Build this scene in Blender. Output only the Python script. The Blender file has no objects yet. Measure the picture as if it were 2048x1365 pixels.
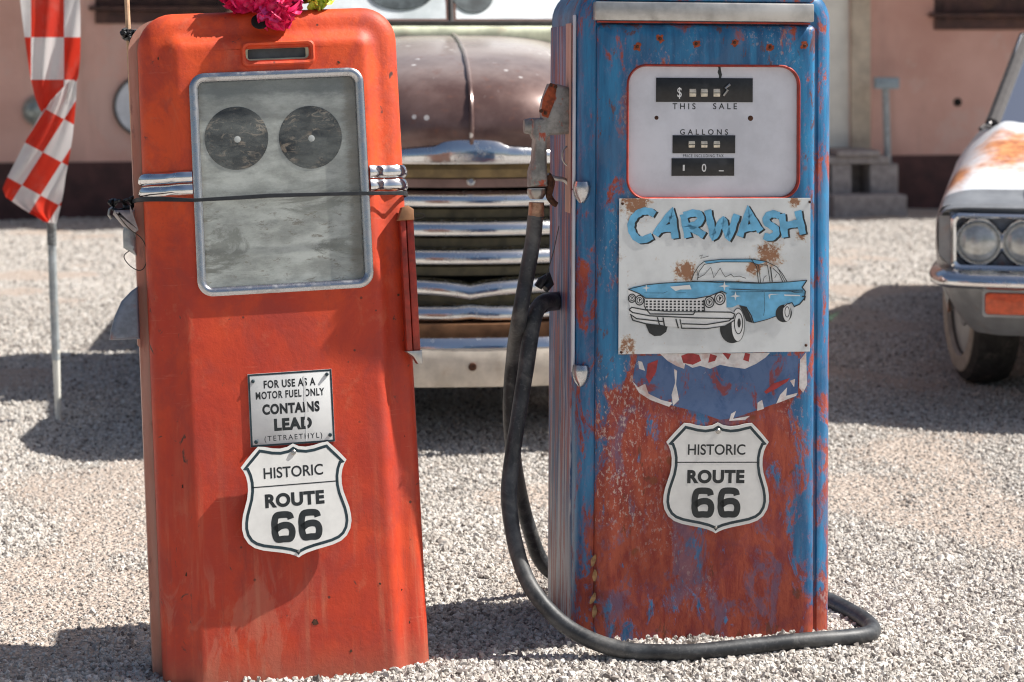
import bpy, bmesh, math, random
import numpy as np
from mathutils import Vector, Matrix, noise as mnoise
random.seed(7)
R = math.radians
scene = bpy.context.scene
col = scene.collection

# ------------------------------------------------------------------ camera, sky, sun, exposure
F, CX, HY, CH = 4400.0, 1024.0, 80.0, 1.5      # focal length in photo pixels, horizon row, eye height
cam = bpy.data.cameras.new('camera')
cam.sensor_width = 36.0
cam.lens = F / 2048 * 36
cam.shift_y = -(682.5 - HY) / 2048
cam.clip_end = 3000
cam.clip_start = 0.05
cam.dof.use_dof = True
cam.dof.focus_distance = 5.25
cam.dof.aperture_fstop = 4.8
camo = bpy.data.objects.new('camera', cam)
camo.location = (0, 0, CH)
camo.rotation_euler = (R(90), 0, 0)
col.objects.link(camo)
scene.camera = camo

SUN = Vector((0.80, 0.09, 1.0)).normalized()    # towards the sun: high, from the right
world = bpy.data.worlds.new('World')
scene.world = world
world.use_nodes = True
wn = world.node_tree
wn.nodes.clear()
sky = wn.nodes.new('ShaderNodeTexSky')
sky.sky_type = 'NISHITA'
sky.sun_disc = False
sky.sun_elevation = math.asin(SUN.z)
sky.sun_rotation = math.atan2(SUN.x, SUN.y)
sky.dust_density = 3.0
bg = wn.nodes.new('ShaderNodeBackground')
bg.inputs['Strength'].default_value = 0.060
wo = wn.nodes.new('ShaderNodeOutputWorld')
wn.links.new(sky.outputs[0], bg.inputs[0])
wn.links.new(bg.outputs[0], wo.inputs[0])

sl = bpy.data.lights.new('sun', 'SUN')
sl.energy = 5.0
sl.angle = R(0.5)
sl.color = (1.0, 0.965, 0.915)
slo = bpy.data.objects.new('sun', sl)
slo.rotation_euler = SUN.to_track_quat('Z', 'Y').to_euler()
slo.location = (6, 0, 8)
col.objects.link(slo)

vs = scene.view_settings
vs.view_transform = 'Standard'
vs.look = 'None'
vs.exposure = 0.66
vs.gamma = 1.0
vs.use_curve_mapping = False
scene.cycles.max_bounces = 8
scene.cycles.use_denoising = True
scene.cycles.filter_width = 1.15


def at(px, py, Y):
    return Vector(((px - CX) * Y / F, Y, CH - (py - HY) * Y / F))


def gdist(py):
    return CH * F / (py - HY)


def pump_matrix(px, py, yaw, lean, roll, z0=0.0):
    Y = (CH - z0) * F / (py - HY)
    return (Matrix.Translation(Vector(((px - CX) * Y / F, Y, z0))) @ Matrix.Rotation(R(yaw), 4, 'Z')
            @ Matrix.Rotation(R(-lean), 4, 'X') @ Matrix.Rotation(R(roll), 4, 'Y'))


def on(M, px, py, v=0.0):
    """local (x, z) of the point of the plane y = v of a pump"""
    Mi = M.inverted()
    d = Mi.to_3x3() @ Vector(((px - CX) / F, 1, -(py - HY) / F))
    c = Mi @ Vector((0, 0, CH))
    t = (v - c.y) / d.y
    p = c + t * d
    return (p.x, p.z)


# ------------------------------------------------------------------ material helpers
class NT:
    def __init__(s, name):
        s.m = bpy.data.materials.new(name)
        s.m.use_nodes = True
        s.t = s.m.node_tree
        s.b = s.t.nodes['Principled BSDF']
        s.out = s.t.nodes['Material Output']
        s.co = None

    def n(s, typ, **kw):
        nd = s.t.nodes.new('ShaderNode' + typ)
        for k, v in kw.items():
            if hasattr(nd, k) and k not in nd.inputs:
                setattr(nd, k, v)
            else:
                s.set(nd.inputs[k], v)
        return nd

    def set(s, inp, v):
        if isinstance(v, bpy.types.NodeSocket):
            s.t.links.new(v, inp)
        elif isinstance(v, tuple) and len(v) == 3 and inp.type == 'RGBA':
            inp.default_value = (*v, 1)
        else:
            inp.default_value = v

    def P(s, **kw):
        for k, v in kw.items():
            s.set(s.b.inputs[k.replace('_', ' ')], v)
        return s

    def obj(s):
        if s.co is None:
            s.co = s.n('TexCoord').outputs['Object']
        return s.co

    def map(s, sc=(1, 1, 1), loc=(0, 0, 0)):
        m = s.n('Mapping')
        s.set(m.inputs[0], s.obj())
        m.inputs['Scale'].default_value = sc
        m.inputs['Location'].default_value = loc
        return m.outputs[0]

    def noise(s, scale, detail=4, rough=0.55, vec=None, dist=0.0):
        nd = s.n('TexNoise')
        s.set(nd.inputs['Vector'], vec if vec is not None else s.obj())
        nd.inputs['Scale'].default_value = scale
        nd.inputs['Detail'].default_value = detail
        nd.inputs['Roughness'].default_value = rough
        nd.inputs['Distortion'].default_value = dist
        return nd.outputs['Fac']

    def voro(s, scale, vec=None, out='Distance'):
        nd = s.n('TexVoronoi')
        s.set(nd.inputs['Vector'], vec if vec is not None else s.obj())
        nd.inputs['Scale'].default_value = scale
        return nd.outputs[out]

    def ramp(s, fac, a, b, interp='LINEAR'):
        """smooth 0..1 between a and b"""
        nd = s.n('MapRange')
        nd.interpolation_type = 'SMOOTHSTEP'
        s.set(nd.inputs['Value'], fac)
        nd.inputs['From Min'].default_value = a
        nd.inputs['From Max'].default_value = b
        return nd.outputs[0]

    def math(s, op, a, b=0.0):
        nd = s.n('Math', operation=op)
        s.set(nd.inputs[0], a)
        s.set(nd.inputs[1], b)
        return nd.outputs[0]

    def mix(s, fac, a, b):
        nd = s.n('Mix')
        nd.data_type = 'RGBA'
        s.set(nd.inputs[0], fac)
        s.set(nd.inputs[6], a)
        s.set(nd.inputs[7], b)
        return nd.outputs[2]

    def xyz(s):
        nd = s.n('SeparateXYZ')
        s.set(nd.inputs[0], s.obj())
        return nd.outputs

    def bump(s, h, strength=0.3, dist=0.01):
        nd = s.n('Bump')
        nd.inputs['Strength'].default_value = strength
        nd.inputs['Distance'].default_value = dist
        s.set(nd.inputs['Height'], h)
        s.t.links.new(nd.outputs[0], s.b.inputs['Normal'])


def plain(name, c, rough=0.5, metal=0.0, var=0.25, scale=30.0, bump=0.0, dirt=None):
    t = NT(name)
    f = t.noise(scale, 5, 0.6)
    c0 = tuple(x * (1 - var) for x in c)
    c1 = tuple(min(1, x * (1 + var)) for x in c)
    cc = t.mix(t.ramp(f, 0.3, 0.7), c0, c1)
    if dirt:
        d = t.ramp(t.noise(scale * 0.35, 6, 0.7), 0.52, 0.68)
        cc = t.mix(t.math('MULTIPLY', d, 0.7), cc, dirt)
    r = t.math('ADD', rough - 0.08, t.math('MULTIPLY', f, 0.16))
    t.P(Base_Color=cc, Roughness=r, Metallic=metal)
    if bump:
        t.bump(f, bump, 0.005)
    return t.m


def chrome(name, c=(0.74, 0.75, 0.76), rough=0.1, dirt=0.25):
    t = NT(name)
    f = t.ramp(t.noise(35, 6, 0.7), 0.45, 0.75)
    c1 = tuple(x * 0.5 for x in c)
    t.P(Base_Color=t.mix(t.math('MULTIPLY', f, dirt), c, c1), Metallic=1.0,
        Roughness=t.math('ADD', rough, t.math('MULTIPLY', f, 0.28)))
    t.bump(t.noise(14, 3, 0.5), 0.12, 0.01)
    return t.m


def red_paint():
    t = NT('weathered_red_paint')
    x, y, z = t.xyz()
    big = t.noise(5.0, 5, 0.6)
    streak = t.noise(1.0, 5, 0.6, t.map((38, 38, 3.0)))
    fine = t.noise(90, 5, 0.7)
    orange, deep, pink = (0.72, 0.080, 0.012), (0.50, 0.040, 0.013), (0.55, 0.16, 0.085)
    zfac = t.ramp(z, 1.35, 0.75)
    f1 = t.math('ADD', t.math('MULTIPLY', zfac, 0.75), t.math('MULTIPLY', t.math('SUBTRACT', big, 0.5), 1.4))
    c = t.mix(t.ramp(f1, 0.0, 1.0), orange, deep)
    patch = t.ramp(t.noise(1.0, 7, 0.7, t.map((6, 6, 4), (2, 5, 1)), 0.8), 0.44, 0.62)
    c = t.mix(t.math('MULTIPLY', patch, 0.6), c, (0.42, 0.034, 0.016))
    bl = t.ramp(t.noise(1.0, 6, 0.72, t.map((14, 14, 10), (8, 1, 6)), 0.5), 0.55, 0.68)
    c = t.mix(t.math('MULTIPLY', bl, 0.35), c, (0.58, 0.15, 0.075))
    grime = t.math('MULTIPLY', t.ramp(t.noise(1.0, 6, 0.7, t.map((55, 55, 5), (1, 8, 3))), 0.52, 0.70), t.ramp(z, 0.9, 0.2))
    c = t.mix(t.math('MULTIPLY', grime, 0.4), c, (0.20, 0.035, 0.02))
    # faded, chalky runs towards the foot
    m2 = t.math('MULTIPLY', t.ramp(streak, 0.50, 0.72), t.ramp(z, 0.75, 0.1))
    c = t.mix(t.math('MULTIPLY', m2, 0.65), c, pink)
    m3 = t.math('MULTIPLY', t.ramp(fine, 0.55, 0.75), t.ramp(t.noise(9, 4, 0.6), 0.5, 0.65))
    c = t.mix(t.math('MULTIPLY', m3, 0.45), c, (0.34, 0.022, 0.022))
    # old lettering scuffs, fine dark scratches
    sc = t.ramp(t.noise(1.0, 6, 0.75, t.map((30, 30, 120))), 0.66, 0.74)
    c = t.mix(t.math('MULTIPLY', sc, 0.35), c, (0.25, 0.02, 0.02))
    v = t.voro(22)
    spot = t.math('MULTIPLY', t.ramp(v, 0.10, 0.06), t.ramp(t.noise(7, 2), 0.52, 0.58))
    c = t.mix(t.math('MULTIPLY', spot, 0.85), c, (0.055, 0.022, 0.012))
    # scuffs, chips down to dark primer, worst along the edges
    ex = t.ramp(t.math('ABSOLUTE', t.math('SUBTRACT', x, 0.02)), 0.20, 0.31)
    cn = t.math('ADD', t.noise(1.0, 8, 0.72, t.map((24, 24, 17), (5, 2, 9)), 0.9), t.math('MULTIPLY', ex, 0.045))
    c = t.mix(t.math('MULTIPLY', t.ramp(cn, 0.655, 0.675), 0.75), c, (0.16, 0.045, 0.028))
    c = t.mix(t.math('MULTIPLY', t.ramp(cn, 0.69, 0.70), 0.9), c, (0.05, 0.024, 0.016))
    hs = t.noise(1.0, 6, 0.75, t.map((10, 10, 130), (1, 1, 1)))
    c = t.mix(t.math('MULTIPLY', t.math('MULTIPLY', t.ramp(hs, 0.58, 0.66), t.ramp(t.noise(5, 3, 0.5, None), 0.48, 0.6)), 0.4), c, (0.62, 0.17, 0.10))
    mot = t.noise(1.0, 7, 0.7, t.map((8, 8, 7), (9, 9, 2)), 0.5)
    c = t.mix(t.math('MULTIPLY', t.ramp(mot, 0.46, 0.62), 0.45), c, (0.33, 0.042, 0.030))
    ch = t.math('MULTIPLY', t.ramp(t.noise(1.0, 7, 0.65, t.map((9, 9, 3.2), (4, 7, 5)), 0.8), 0.53, 0.60), t.math('MULTIPLY', t.ramp(z, 0.34, 0.2), t.ramp(x, 0.1, -0.05)))
    c = t.mix(t.math('MULTIPLY', ch, 0.36), c, (0.52, 0.20, 0.13))
    gr = t.math('MULTIPLY', t.ramp(t.math('ADD', z, t.math('MULTIPLY', mot, 0.10)), 0.15, 0.03), 0.55)
    c = t.mix(gr, c, (0.30, 0.12, 0.075))
    t.P(Base_Color=c, Roughness=t.math('ADD', 0.38, t.math('MULTIPLY', mot, 0.35)))
    t.bump(t.math('ADD', t.math('MULTIPLY', fine, 0.25), t.math('MULTIPLY', t.noise(5, 3, 0.5), 1.6)), 0.30, 0.014)
    return t.m


def peel_paint(name, panel):
    """blue over red primer over bare rust, worn through in upright streaks"""
    t = NT(name)
    x, y, z = t.xyz()
    a = t.noise(1.0, 8, 0.68, t.map((9.5, 9.5, 4.6)), 0.9)
    b = t.noise(1.0, 7, 0.72, t.map((40, 40, 14)), 0.5)
    fl = t.noise(1.0, 5, 0.75, t.map((130, 130, 75)))
    big = t.noise(3.6, 3, 0.5)
    blue = t.mix(t.ramp(t.noise(1.0, 5, 0.6, t.map((34, 34, 4), (3, 1, 2))), 0.3, 0.72), (0.008, 0.080, 0.20), (0.020, 0.215, 0.43))
    blue = t.mix(t.math('MULTIPLY', t.ramp(b, 0.55, 0.75), 0.4), blue, (0.20, 0.27, 0.45))
    red = t.mix(t.ramp(b, 0.35, 0.65), (0.24, 0.026, 0.016), (0.40, 0.078, 0.036))
    red = t.mix(t.math('MULTIPLY', t.ramp(fl, 0.55, 0.7), 0.6), red, (0.15, 0.022, 0.03))
    red = t.mix(t.math('MULTIPLY', t.ramp(t.noise(1.0, 6, 0.7, t.map((7, 7, 5), (2, 9, 9)), 0.7), 0.48, 0.62), 0.6), red, (0.17, 0.03, 0.05))
    if panel:
        ax = t.math('ABSOLUTE', t.math('ADD', x, 0.0))
        low = t.ramp(z, 0.92, 0.30)
        edge = t.ramp(ax, 0.17, 0.275)
        k = t.math('ADD', a, t.math('MULTIPLY', t.math('SUBTRACT', b, 0.5), 0.30))
        k = t.math('ADD', k, t.math('MULTIPLY', t.math('SUBTRACT', big, 0.5), 0.35))
        k = t.math('ADD', k, t.math('MULTIPLY', low, 0.215))
        k = t.math('SUBTRACT', k, t.math('MULTIPLY', t.math('MULTIPLY', edge, low), 0.10))
        k = t.math('ADD', k, t.math('MULTIPLY', t.math('SUBTRACT', fl, 0.5), 0.22))
        mk = t.ramp(k, 0.55, 0.63)
        lil = t.ramp(t.math('ADD', k, 0.0), 0.50, 0.585)
    else:
        k = t.math('ADD', a, t.math('MULTIPLY', t.math('SUBTRACT', b, 0.5), 0.35))
        k = t.math('ADD', k, t.math('MULTIPLY', t.ramp(z, 1.3, 0.1), 0.08))
        k = t.math('ADD', k, t.math('MULTIPLY', t.math('SUBTRACT', fl, 0.5), 0.22))
        mk = t.ramp(k, 0.55, 0.63)
        lil = t.ramp(k, 0.49, 0.57)
    blue = t.mix(t.math('MULTIPLY', lil, 0.30), blue, (0.14, 0.15, 0.30))
    c = t.mix(mk, blue, red)
    # thin smears of blue-grey left over the red
    sm = t.noise(1.0, 8, 0.7, t.map((8, 8, 4.5), (9, 4, 1)), 1.0)
    sm = t.math('ADD', sm, t.math('MULTIPLY', t.math('SUBTRACT', fl, 0.5), 0.25))
    c = t.mix(t.math('MULTIPLY', t.ramp(sm, 0.54, 0.62), 0.45), c, (0.065, 0.13, 0.24))
    # flecks of old white undercoat, densest low on the left
    reg = t.ramp(t.noise(4.0, 3, 0.5, t.map((1, 1, 0.6), (7, 2, 4))), 0.52, 0.66)
    if panel:
        lft = t.math('MULTIPLY', t.ramp(t.math('ADD', x, t.math('MULTIPLY', big, 0.12)), -0.03, -0.13), t.math('MULTIPLY', t.ramp(z, 0.74, 0.62), t.ramp(z, 0.22, 0.34)))
        reg = t.math('MAXIMUM', t.math('MULTIPLY', reg, 0.55), lft)
    wf = t.math('MULTIPLY', t.ramp(t.math('ADD', fl, t.math('MULTIPLY', t.math('SUBTRACT', a, 0.5), 0.35)), 0.55, 0.62), reg)
    c = t.mix(t.math('MULTIPLY', wf, 0.75), c, (0.55, 0.42, 0.36))
    if panel:
        seam = t.math('MAXIMUM', t.ramp(ax, 0.255, 0.282), t.math('MAXIMUM', t.ramp(z, 0.06, 0.01), t.math('MULTIPLY', t.ramp(z, 1.46, 1.53), 0.8)))
        sr = t.ramp(t.math('ADD', t.noise(1.0, 7, 0.75, t.map((30, 30, 12), (6, 6, 6)), 0.6), t.math('MULTIPLY', seam, 0.10)), 0.60, 0.66)
        c = t.mix(t.math('MULTIPLY', sr, 0.8), c, (0.13, 0.035, 0.014))
    # brown rust pits
    rp = t.math('MULTIPLY', t.ramp(t.voro(11), 0.16, 0.10), t.ramp(t.noise(5, 2), 0.54, 0.60))
    c = t.mix(t.math('MULTIPLY', rp, 0.8), c, (0.20, 0.05, 0.014))
    t.P(Base_Color=c, Roughness=t.math('ADD', 0.36, t.math('MULTIPLY', mk, 0.28)))
    t.bump(t.math('ADD', t.math('MULTIPLY', mk, -0.6), t.math('MULTIPLY', fl, 0.5)), 0.35, 0.004)
    return t.m


def side_paint(name, c0, c1, c2):
    t = NT(name)
    a = t.noise(1.0, 6, 0.65, t.map((18, 30, 2.6)))
    b = t.noise(1.0, 6, 0.75, t.map((40, 110, 9)))
    c = t.mix(t.ramp(a, 0.35, 0.65), c0, c1)
    c = t.mix(t.ramp(b, 0.57, 0.66), c, c2)
    t.P(Base_Color=c, Roughness=0.55)
    t.bump(b, 0.25, 0.004)
    return t.m


def side_wear():
    t = NT('weather_beaten_side_paint')
    x, y, z = t.xyz()
    a = t.noise(1.0, 7, 0.68, t.map((12, 34, 2.4)), 0.4)
    b = t.noise(1.0, 7, 0.75, t.map((40, 120, 8)))
    g = t.noise(1.0, 6, 0.7, t.map((20, 45, 3.4), (4, 4, 4)))
    c = t.mix(t.ramp(z, 0.75, 0.15), (0.30, 0.27, 0.36), (0.50, 0.49, 0.50))
    c = t.mix(t.math('MULTIPLY', t.ramp(a, 0.43, 0.52), t.ramp(z, 0.1, 0.4)), c, (0.025, 0.085, 0.21))
    c = t.mix(t.math('MULTIPLY', t.ramp(g, 0.49, 0.56), 0.9), c, (0.34, 0.075, 0.06))
    c = t.mix(t.math('MULTIPLY', t.ramp(b, 0.56, 0.66), 0.8), c, (0.10, 0.075, 0.085))
    t.P(Base_Color=c, Roughness=0.5)
    t.bump(t.math('ADD', a, b), 0.35, 0.004)
    return t.m


def decal_wear():
    t = NT('worn_decal_paint')
    a = t.noise(1.0, 7, 0.7, t.map((16, 16, 10)), 0.8)
    f = t.noise(1.0, 5, 0.75, t.map((120, 120, 70)))
    c = t.mix(t.ramp(a, 0.3, 0.6), (0.022, 0.075, 0.20), (0.08, 0.14, 0.28))
    k = t.math('ADD', t.noise(1.0, 7, 0.7, t.map((13, 13, 9), (3, 3, 8)), 0.6), t.math('MULTIPLY', t.math('SUBTRACT', f, 0.5), 0.3))
    c = t.mix(t.math('MULTIPLY', t.ramp(k, 0.52, 0.60), 0.9), c, (0.24, 0.035, 0.03))
    c = t.mix(t.math('MULTIPLY', t.ramp(f, 0.66, 0.72), 0.7), c, (0.55, 0.5, 0.5))
    t.P(Base_Color=c, Roughness=0.5)
    return t.m


def gravel_ground():
    t = NT('gravel_ground')
    v1 = t.n('TexVoronoi')
    t.set(v1.inputs['Vector'], t.obj())
    v1.inputs['Scale'].default_value = 62
    v2 = t.n('TexVoronoi')
    t.set(v2.inputs['Vector'], t.obj())
    v2.inputs['Scale'].default_value = 150
    rnd = t.n('SeparateColor')
    t.set(rnd.inputs[0], v1.outputs['Color'])
    at_ = t.n('Attribute')
    at_.attribute_name = 'packed_dirt'
    dirt = t.ramp(t.math('ADD', at_.outputs['Fac'], t.math('MULTIPLY', t.math('SUBTRACT', t.noise(9, 5, 0.65), 0.5), 0.8)), 0.25, 0.75)
    grey = t.mix(rnd.outputs[0], (0.34, 0.305, 0.27), (0.62, 0.58, 0.53))
    c = t.mix(dirt, grey, t.mix(rnd.outputs[1], (0.37, 0.295, 0.24), (0.54, 0.46, 0.395)))
    c = t.mix(t.math('MULTIPLY', t.ramp(t.noise(14, 6, 0.7), 0.6, 0.72), 0.5), c, (0.15, 0.12, 0.10))
    t.P(Base_Color=c, Roughness=0.95)
    h = t.math('ADD', t.math('MULTIPLY', v1.outputs['Distance'], -1.0), t.math('MULTIPLY', v2.outputs['Distance'], -0.4))
    t.bump(h, 0.8, 0.02)
    return t.m


def stone_mat():
    t = NT('crushed_stone')
    oi = t.n('ObjectInfo').outputs['Random']
    wn_ = t.n('TexWhiteNoise', noise_dimensions='1D')
    t.set(wn_.inputs['W'], t.math('MULTIPLY', oi, 71.3))
    cr = t.n('ValToRGB')
    e = cr.color_ramp.elements
    e[0].position, e[0].color = 0.0, (0.13, 0.11, 0.10, 1)
    e[1].position, e[1].color = 1.0, (0.76, 0.74, 0.70, 1)
    for p, c in ((0.14, (0.35, 0.32, 0.29)), (0.3, (0.46, 0.43, 0.39)), (0.5, (0.56, 0.525, 0.475)), (0.62, (0.54, 0.47, 0.41)), (0.75, (0.60, 0.57, 0.525)), (0.9, (0.65, 0.62, 0.575))):
        q = e.new(p)
        q.color = (*c, 1)
    t.set(cr.inputs[0], wn_.outputs[0])
    f = t.noise(3, 4, 0.6)
    c = t.mix(t.math('MULTIPLY', t.ramp(f, 0.4, 0.7), 0.3), cr.outputs[0], (0.30, 0.25, 0.21))
    t.P(Base_Color=c, Roughness=0.9)
    return t.m


def stucco():
    t = NT('pink_stucco')
    big = t.noise(0.7, 5, 0.6)
    f = t.noise(45, 4, 0.6)
    c = t.mix(t.ramp(big, 0.3, 0.7), (0.58, 0.315, 0.25), (0.78, 0.49, 0.41))
    pt = t.ramp(t.noise(1.6, 6, 0.7), 0.54, 0.60)
    c = t.mix(t.math('MULTIPLY', pt, 0.35), c, (0.68, 0.52, 0.46))
    st = t.ramp(t.noise(1.0, 4, 0.6, t.map((2.5, 2.5, 0.4))), 0.55, 0.7)
    c = t.mix(t.math('MULTIPLY', st, 0.35), c, (0.40, 0.24, 0.19))
    t.P(Base_Color=c, Roughness=0.95)
    t.bump(f, 0.5, 0.012)
    return t.m


def hood_mat():
    t = NT('weathered_brown_hood_paint')
    x, y, z = t.xyz()
    big = t.noise(4, 6, 0.65)
    c = t.mix(t.ramp(big, 0.3, 0.7), (0.105, 0.060, 0.053), (0.21, 0.135, 0.12))
    # paler towards the top of the hood, white droppings
    c = t.mix(t.math('MULTIPLY', t.ramp(t.math('ADD', z, t.math('MULTIPLY', big, 0.12)), 1.36, 1.54), 0.8), c, (0.42, 0.36, 0.33))
    sp = t.math('MULTIPLY', t.ramp(t.voro(16), 0.2, 0.13), t.ramp(t.noise(6, 2), 0.54, 0.6))
    c = t.mix(t.math('MULTIPLY', sp, 0.9), c, (0.8, 0.76, 0.72))
    rs = t.ramp(t.noise(22, 5, 0.7), 0.56, 0.70)
    c = t.mix(t.math('MULTIPLY', rs, 0.5), c, (0.22, 0.10, 0.07))
    t.P(Base_Color=c, Roughness=t.math('ADD', 0.17, t.math('MULTIPLY', big, 0.14)), Metallic=0.25)
    t.bump(t.noise(5, 3, 0.5), 0.10, 0.01)
    return t.m


def rusty_white():
    t = NT('rusty_white_car_paint')
    x, y, z = t.xyz()
    # one broad rust bloom across the fender and hood edge, and a smaller one on the corner
    def bloom(cx, cy, rx, ry):
        dx = t.math('DIVIDE', t.math('SUBTRACT', x, cx), rx)
        dy = t.math('DIVIDE', t.math('SUBTRACT', y, cy), ry)
        d = t.math('SQRT', t.math('ADD', t.math('MULTIPLY', dx, dx), t.math('MULTIPLY', dy, dy)))
        d = t.math('ADD', d, t.math('MULTIPLY', t.math('SUBTRACT', t.noise(1.0, 6, 0.68, t.map((8, 5, 8))), 0.5), 1.5))
        return t.ramp(d, 1.0, 0.2)
    m = t.math('MAXIMUM', t.math('MAXIMUM', bloom(-0.68, 1.0, 0.24, 0.72), bloom(-0.40, 0.98, 0.26, 0.48)), bloom(-0.90, 0.62, 0.08, 0.46))
    rust = t.mix(t.ramp(t.noise(20, 6, 0.7), 0.35, 0.65), (0.62, 0.26, 0.09), (0.30, 0.085, 0.028))
    base = t.mix(t.ramp(t.noise(3, 4), 0.3, 0.7), (0.70, 0.74, 0.78), (0.82, 0.83, 0.84))
    c = t.mix(m, base, rust)
    t.P(Base_Color=c, Roughness=t.math('ADD', 0.28, t.math('MULTIPLY', m, 0.45)))
    return t.m


def dusty_glass(name, tint=(0.86, 0.92, 0.90), dust=0.22, ior=1.5):
    t = NT(name)
    tr = t.n('BsdfTransparent')
    tr.inputs[0].default_value = (*tint, 1)
    gl = t.n('BsdfGlossy')
    gl.inputs['Roughness'].default_value = 0.03
    df = t.n('BsdfDiffuse')
    df.inputs[0].default_value = (0.42, 0.45, 0.42, 1)
    fr = t.n('Fresnel')
    fr.inputs[0].default_value = ior
    d = t.noise(1.0, 6, 0.7, t.map((6, 6, 14)))
    m1 = t.n('MixShader')
    t.set(m1.inputs[0], t.math('MULTIPLY', t.ramp(d, 0.3, 0.75), dust))
    t.t.links.new(tr.outputs[0], m1.inputs[1])
    t.t.links.new(df.outputs[0], m1.inputs[2])
    m2 = t.n('MixShader')
    t.set(m2.inputs[0], fr.outputs[0])
    t.t.links.new(m1.outputs[0], m2.inputs[1])
    t.t.links.new(gl.outputs[0], m2.inputs[2])
    t.t.links.new(m2.outputs[0], t.out.inputs[0])
    return t.m


def dial_face_mat():
    t = NT('stained_and_shaded_dial_face')
    x, y, z = t.xyz()
    a = t.noise(1.0, 7, 0.7, t.map((7, 7, 16)))
    b = t.noise(1.0, 6, 0.75, t.map((26, 26, 70)))
    c = t.mix(t.ramp(a, 0.35, 0.62), (0.64, 0.655, 0.625), (0.34, 0.345, 0.325))
    br = t.math('MULTIPLY', t.ramp(b, 0.56, 0.64), t.ramp(z, 1.19, 1.08))
    c = t.mix(t.math('MULTIPLY', br, 0.65), c, (0.17, 0.13, 0.09))
    st = t.ramp(t.noise(1.0, 7, 0.72, t.map((3.2, 3.2, 11), (6, 1, 2)), 1.2), 0.52, 0.60)
    c = t.mix(t.math('MULTIPLY', t.math('MULTIPLY', st, t.ramp(z, 1.2, 1.1)), 0.8), c, (0.19, 0.19, 0.165))
    # frame's shade painted along the top; browned side margins
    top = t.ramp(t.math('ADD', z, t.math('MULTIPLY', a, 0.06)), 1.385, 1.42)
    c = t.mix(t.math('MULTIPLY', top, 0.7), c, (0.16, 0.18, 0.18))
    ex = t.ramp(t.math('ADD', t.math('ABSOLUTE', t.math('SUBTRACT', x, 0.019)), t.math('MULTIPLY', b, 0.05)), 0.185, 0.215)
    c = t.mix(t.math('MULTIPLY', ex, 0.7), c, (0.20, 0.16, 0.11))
    t.P(Base_Color=c, Roughness=0.7)
    return t.m


def reel_mat():
    t = NT('scratched_black_disc')
    w = t.noise(1.0, 7, 0.75, t.map((30, 30, 60)), 1.5)
    c = t.mix(t.math('MULTIPLY', t.ramp(w, 0.50, 0.60), t.ramp(t.noise(14, 3, 0.6), 0.42, 0.58)), (0.012, 0.012, 0.013), (0.30, 0.23, 0.17))
    t.P(Base_Color=c, Roughness=0.55)
    return t.m


def cloth_mat():
    t = NT('checkered_cloth')
    uv = t.n('UVMap').outputs[0]
    ck = t.n('TexChecker')
    t.set(ck.inputs['Vector'], uv)
    ck.inputs['Scale'].default_value = 1.0
    ck.inputs['Color1'].default_value = (0.72, 0.045, 0.022, 1)
    ck.inputs['Color2'].default_value = (0.80, 0.78, 0.76, 1)
    w = t.n('TexNoise')
    w.inputs['Scale'].default_value = 40
    dirt = t.ramp(t.noise(9, 5, 0.6), 0.45, 0.75)
    c = t.mix(t.math('MULTIPLY', dirt, 0.25), ck.outputs[0], (0.45, 0.36, 0.30))
    t.P(Base_Color=c, Roughness=0.8)
    tl = t.n('BsdfTranslucent')
    t.set(tl.inputs[0], c)
    mx = t.n('MixShader')
    mx.inputs[0].default_value = 0.5
    t.t.links.new(t.b.outputs[0], mx.inputs[1])
    t.t.links.new(tl.outputs[0], mx.inputs[2])
    t.t.links.new(mx.outputs[0], t.out.inputs[0])
    return t.m


def sign_white(name, rust=0.0, c=(0.74, 0.75, 0.74), rough=0.38):
    t = NT(name)
    f = t.noise(7, 5, 0.65)
    cc = t.mix(t.ramp(f, 0.35, 0.7), c, tuple(v * 0.82 for v in c))
    if rust:
        r = t.ramp(t.math('ADD', t.noise(11, 6, 0.72), t.math('MULTIPLY', t.math('SUBTRACT', t.noise(60, 4, 0.7), 0.5), 0.25)), 0.66 - 0.05 * rust, 0.76)
        cc = t.mix(t.math('MULTIPLY', r, 0.85), cc, (0.34, 0.15, 0.05))
        if rust > 0.5:
            x, y, z = t.xyz()
            tot = None
            nz = t.math('ADD', t.noise(38, 6, 0.75), t.math('MULTIPLY', t.math('SUBTRACT', t.noise(130, 4, 0.7), 0.5), 0.6))
            for cx, cz, rr in ((-0.20, 0.178, 0.075), (-0.075, 0.012, 0.055), (0.138, 0.052, 0.06), (0.10, 0.02, 0.04), (0.20, 0.182, 0.03), (0.06, -0.02, 0.02), (-0.215, -0.17, 0.04), (0.22, 0.10, 0.03)):
                dx, dz = t.math('SUBTRACT', x, cx), t.math('SUBTRACT', z, cz)
                d = t.math('DIVIDE', t.math('SQRT', t.math('ADD', t.math('MULTIPLY', dx, dx), t.math('MULTIPLY', dz, dz))), rr)
                k = t.ramp(d, 1.0, 0.0)
                tot = k if tot is None else t.math('MAXIMUM', tot, k)
            k = t.math('ADD', t.math('MULTIPLY', tot, 0.42), nz)
            cc = t.mix(t.math('MULTIPLY', t.ramp(k, 0.62, 0.80), 0.6), cc, (0.50, 0.36, 0.22))
            cc = t.mix(t.math('MULTIPLY', t.ramp(k, 0.74, 0.84), 0.9), cc, (0.26, 0.10, 0.035))
    t.P(Base_Color=cc, Roughness=rough)
    t.bump(t.noise(3, 2), 0.12, 0.02)
    return t.m


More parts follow.
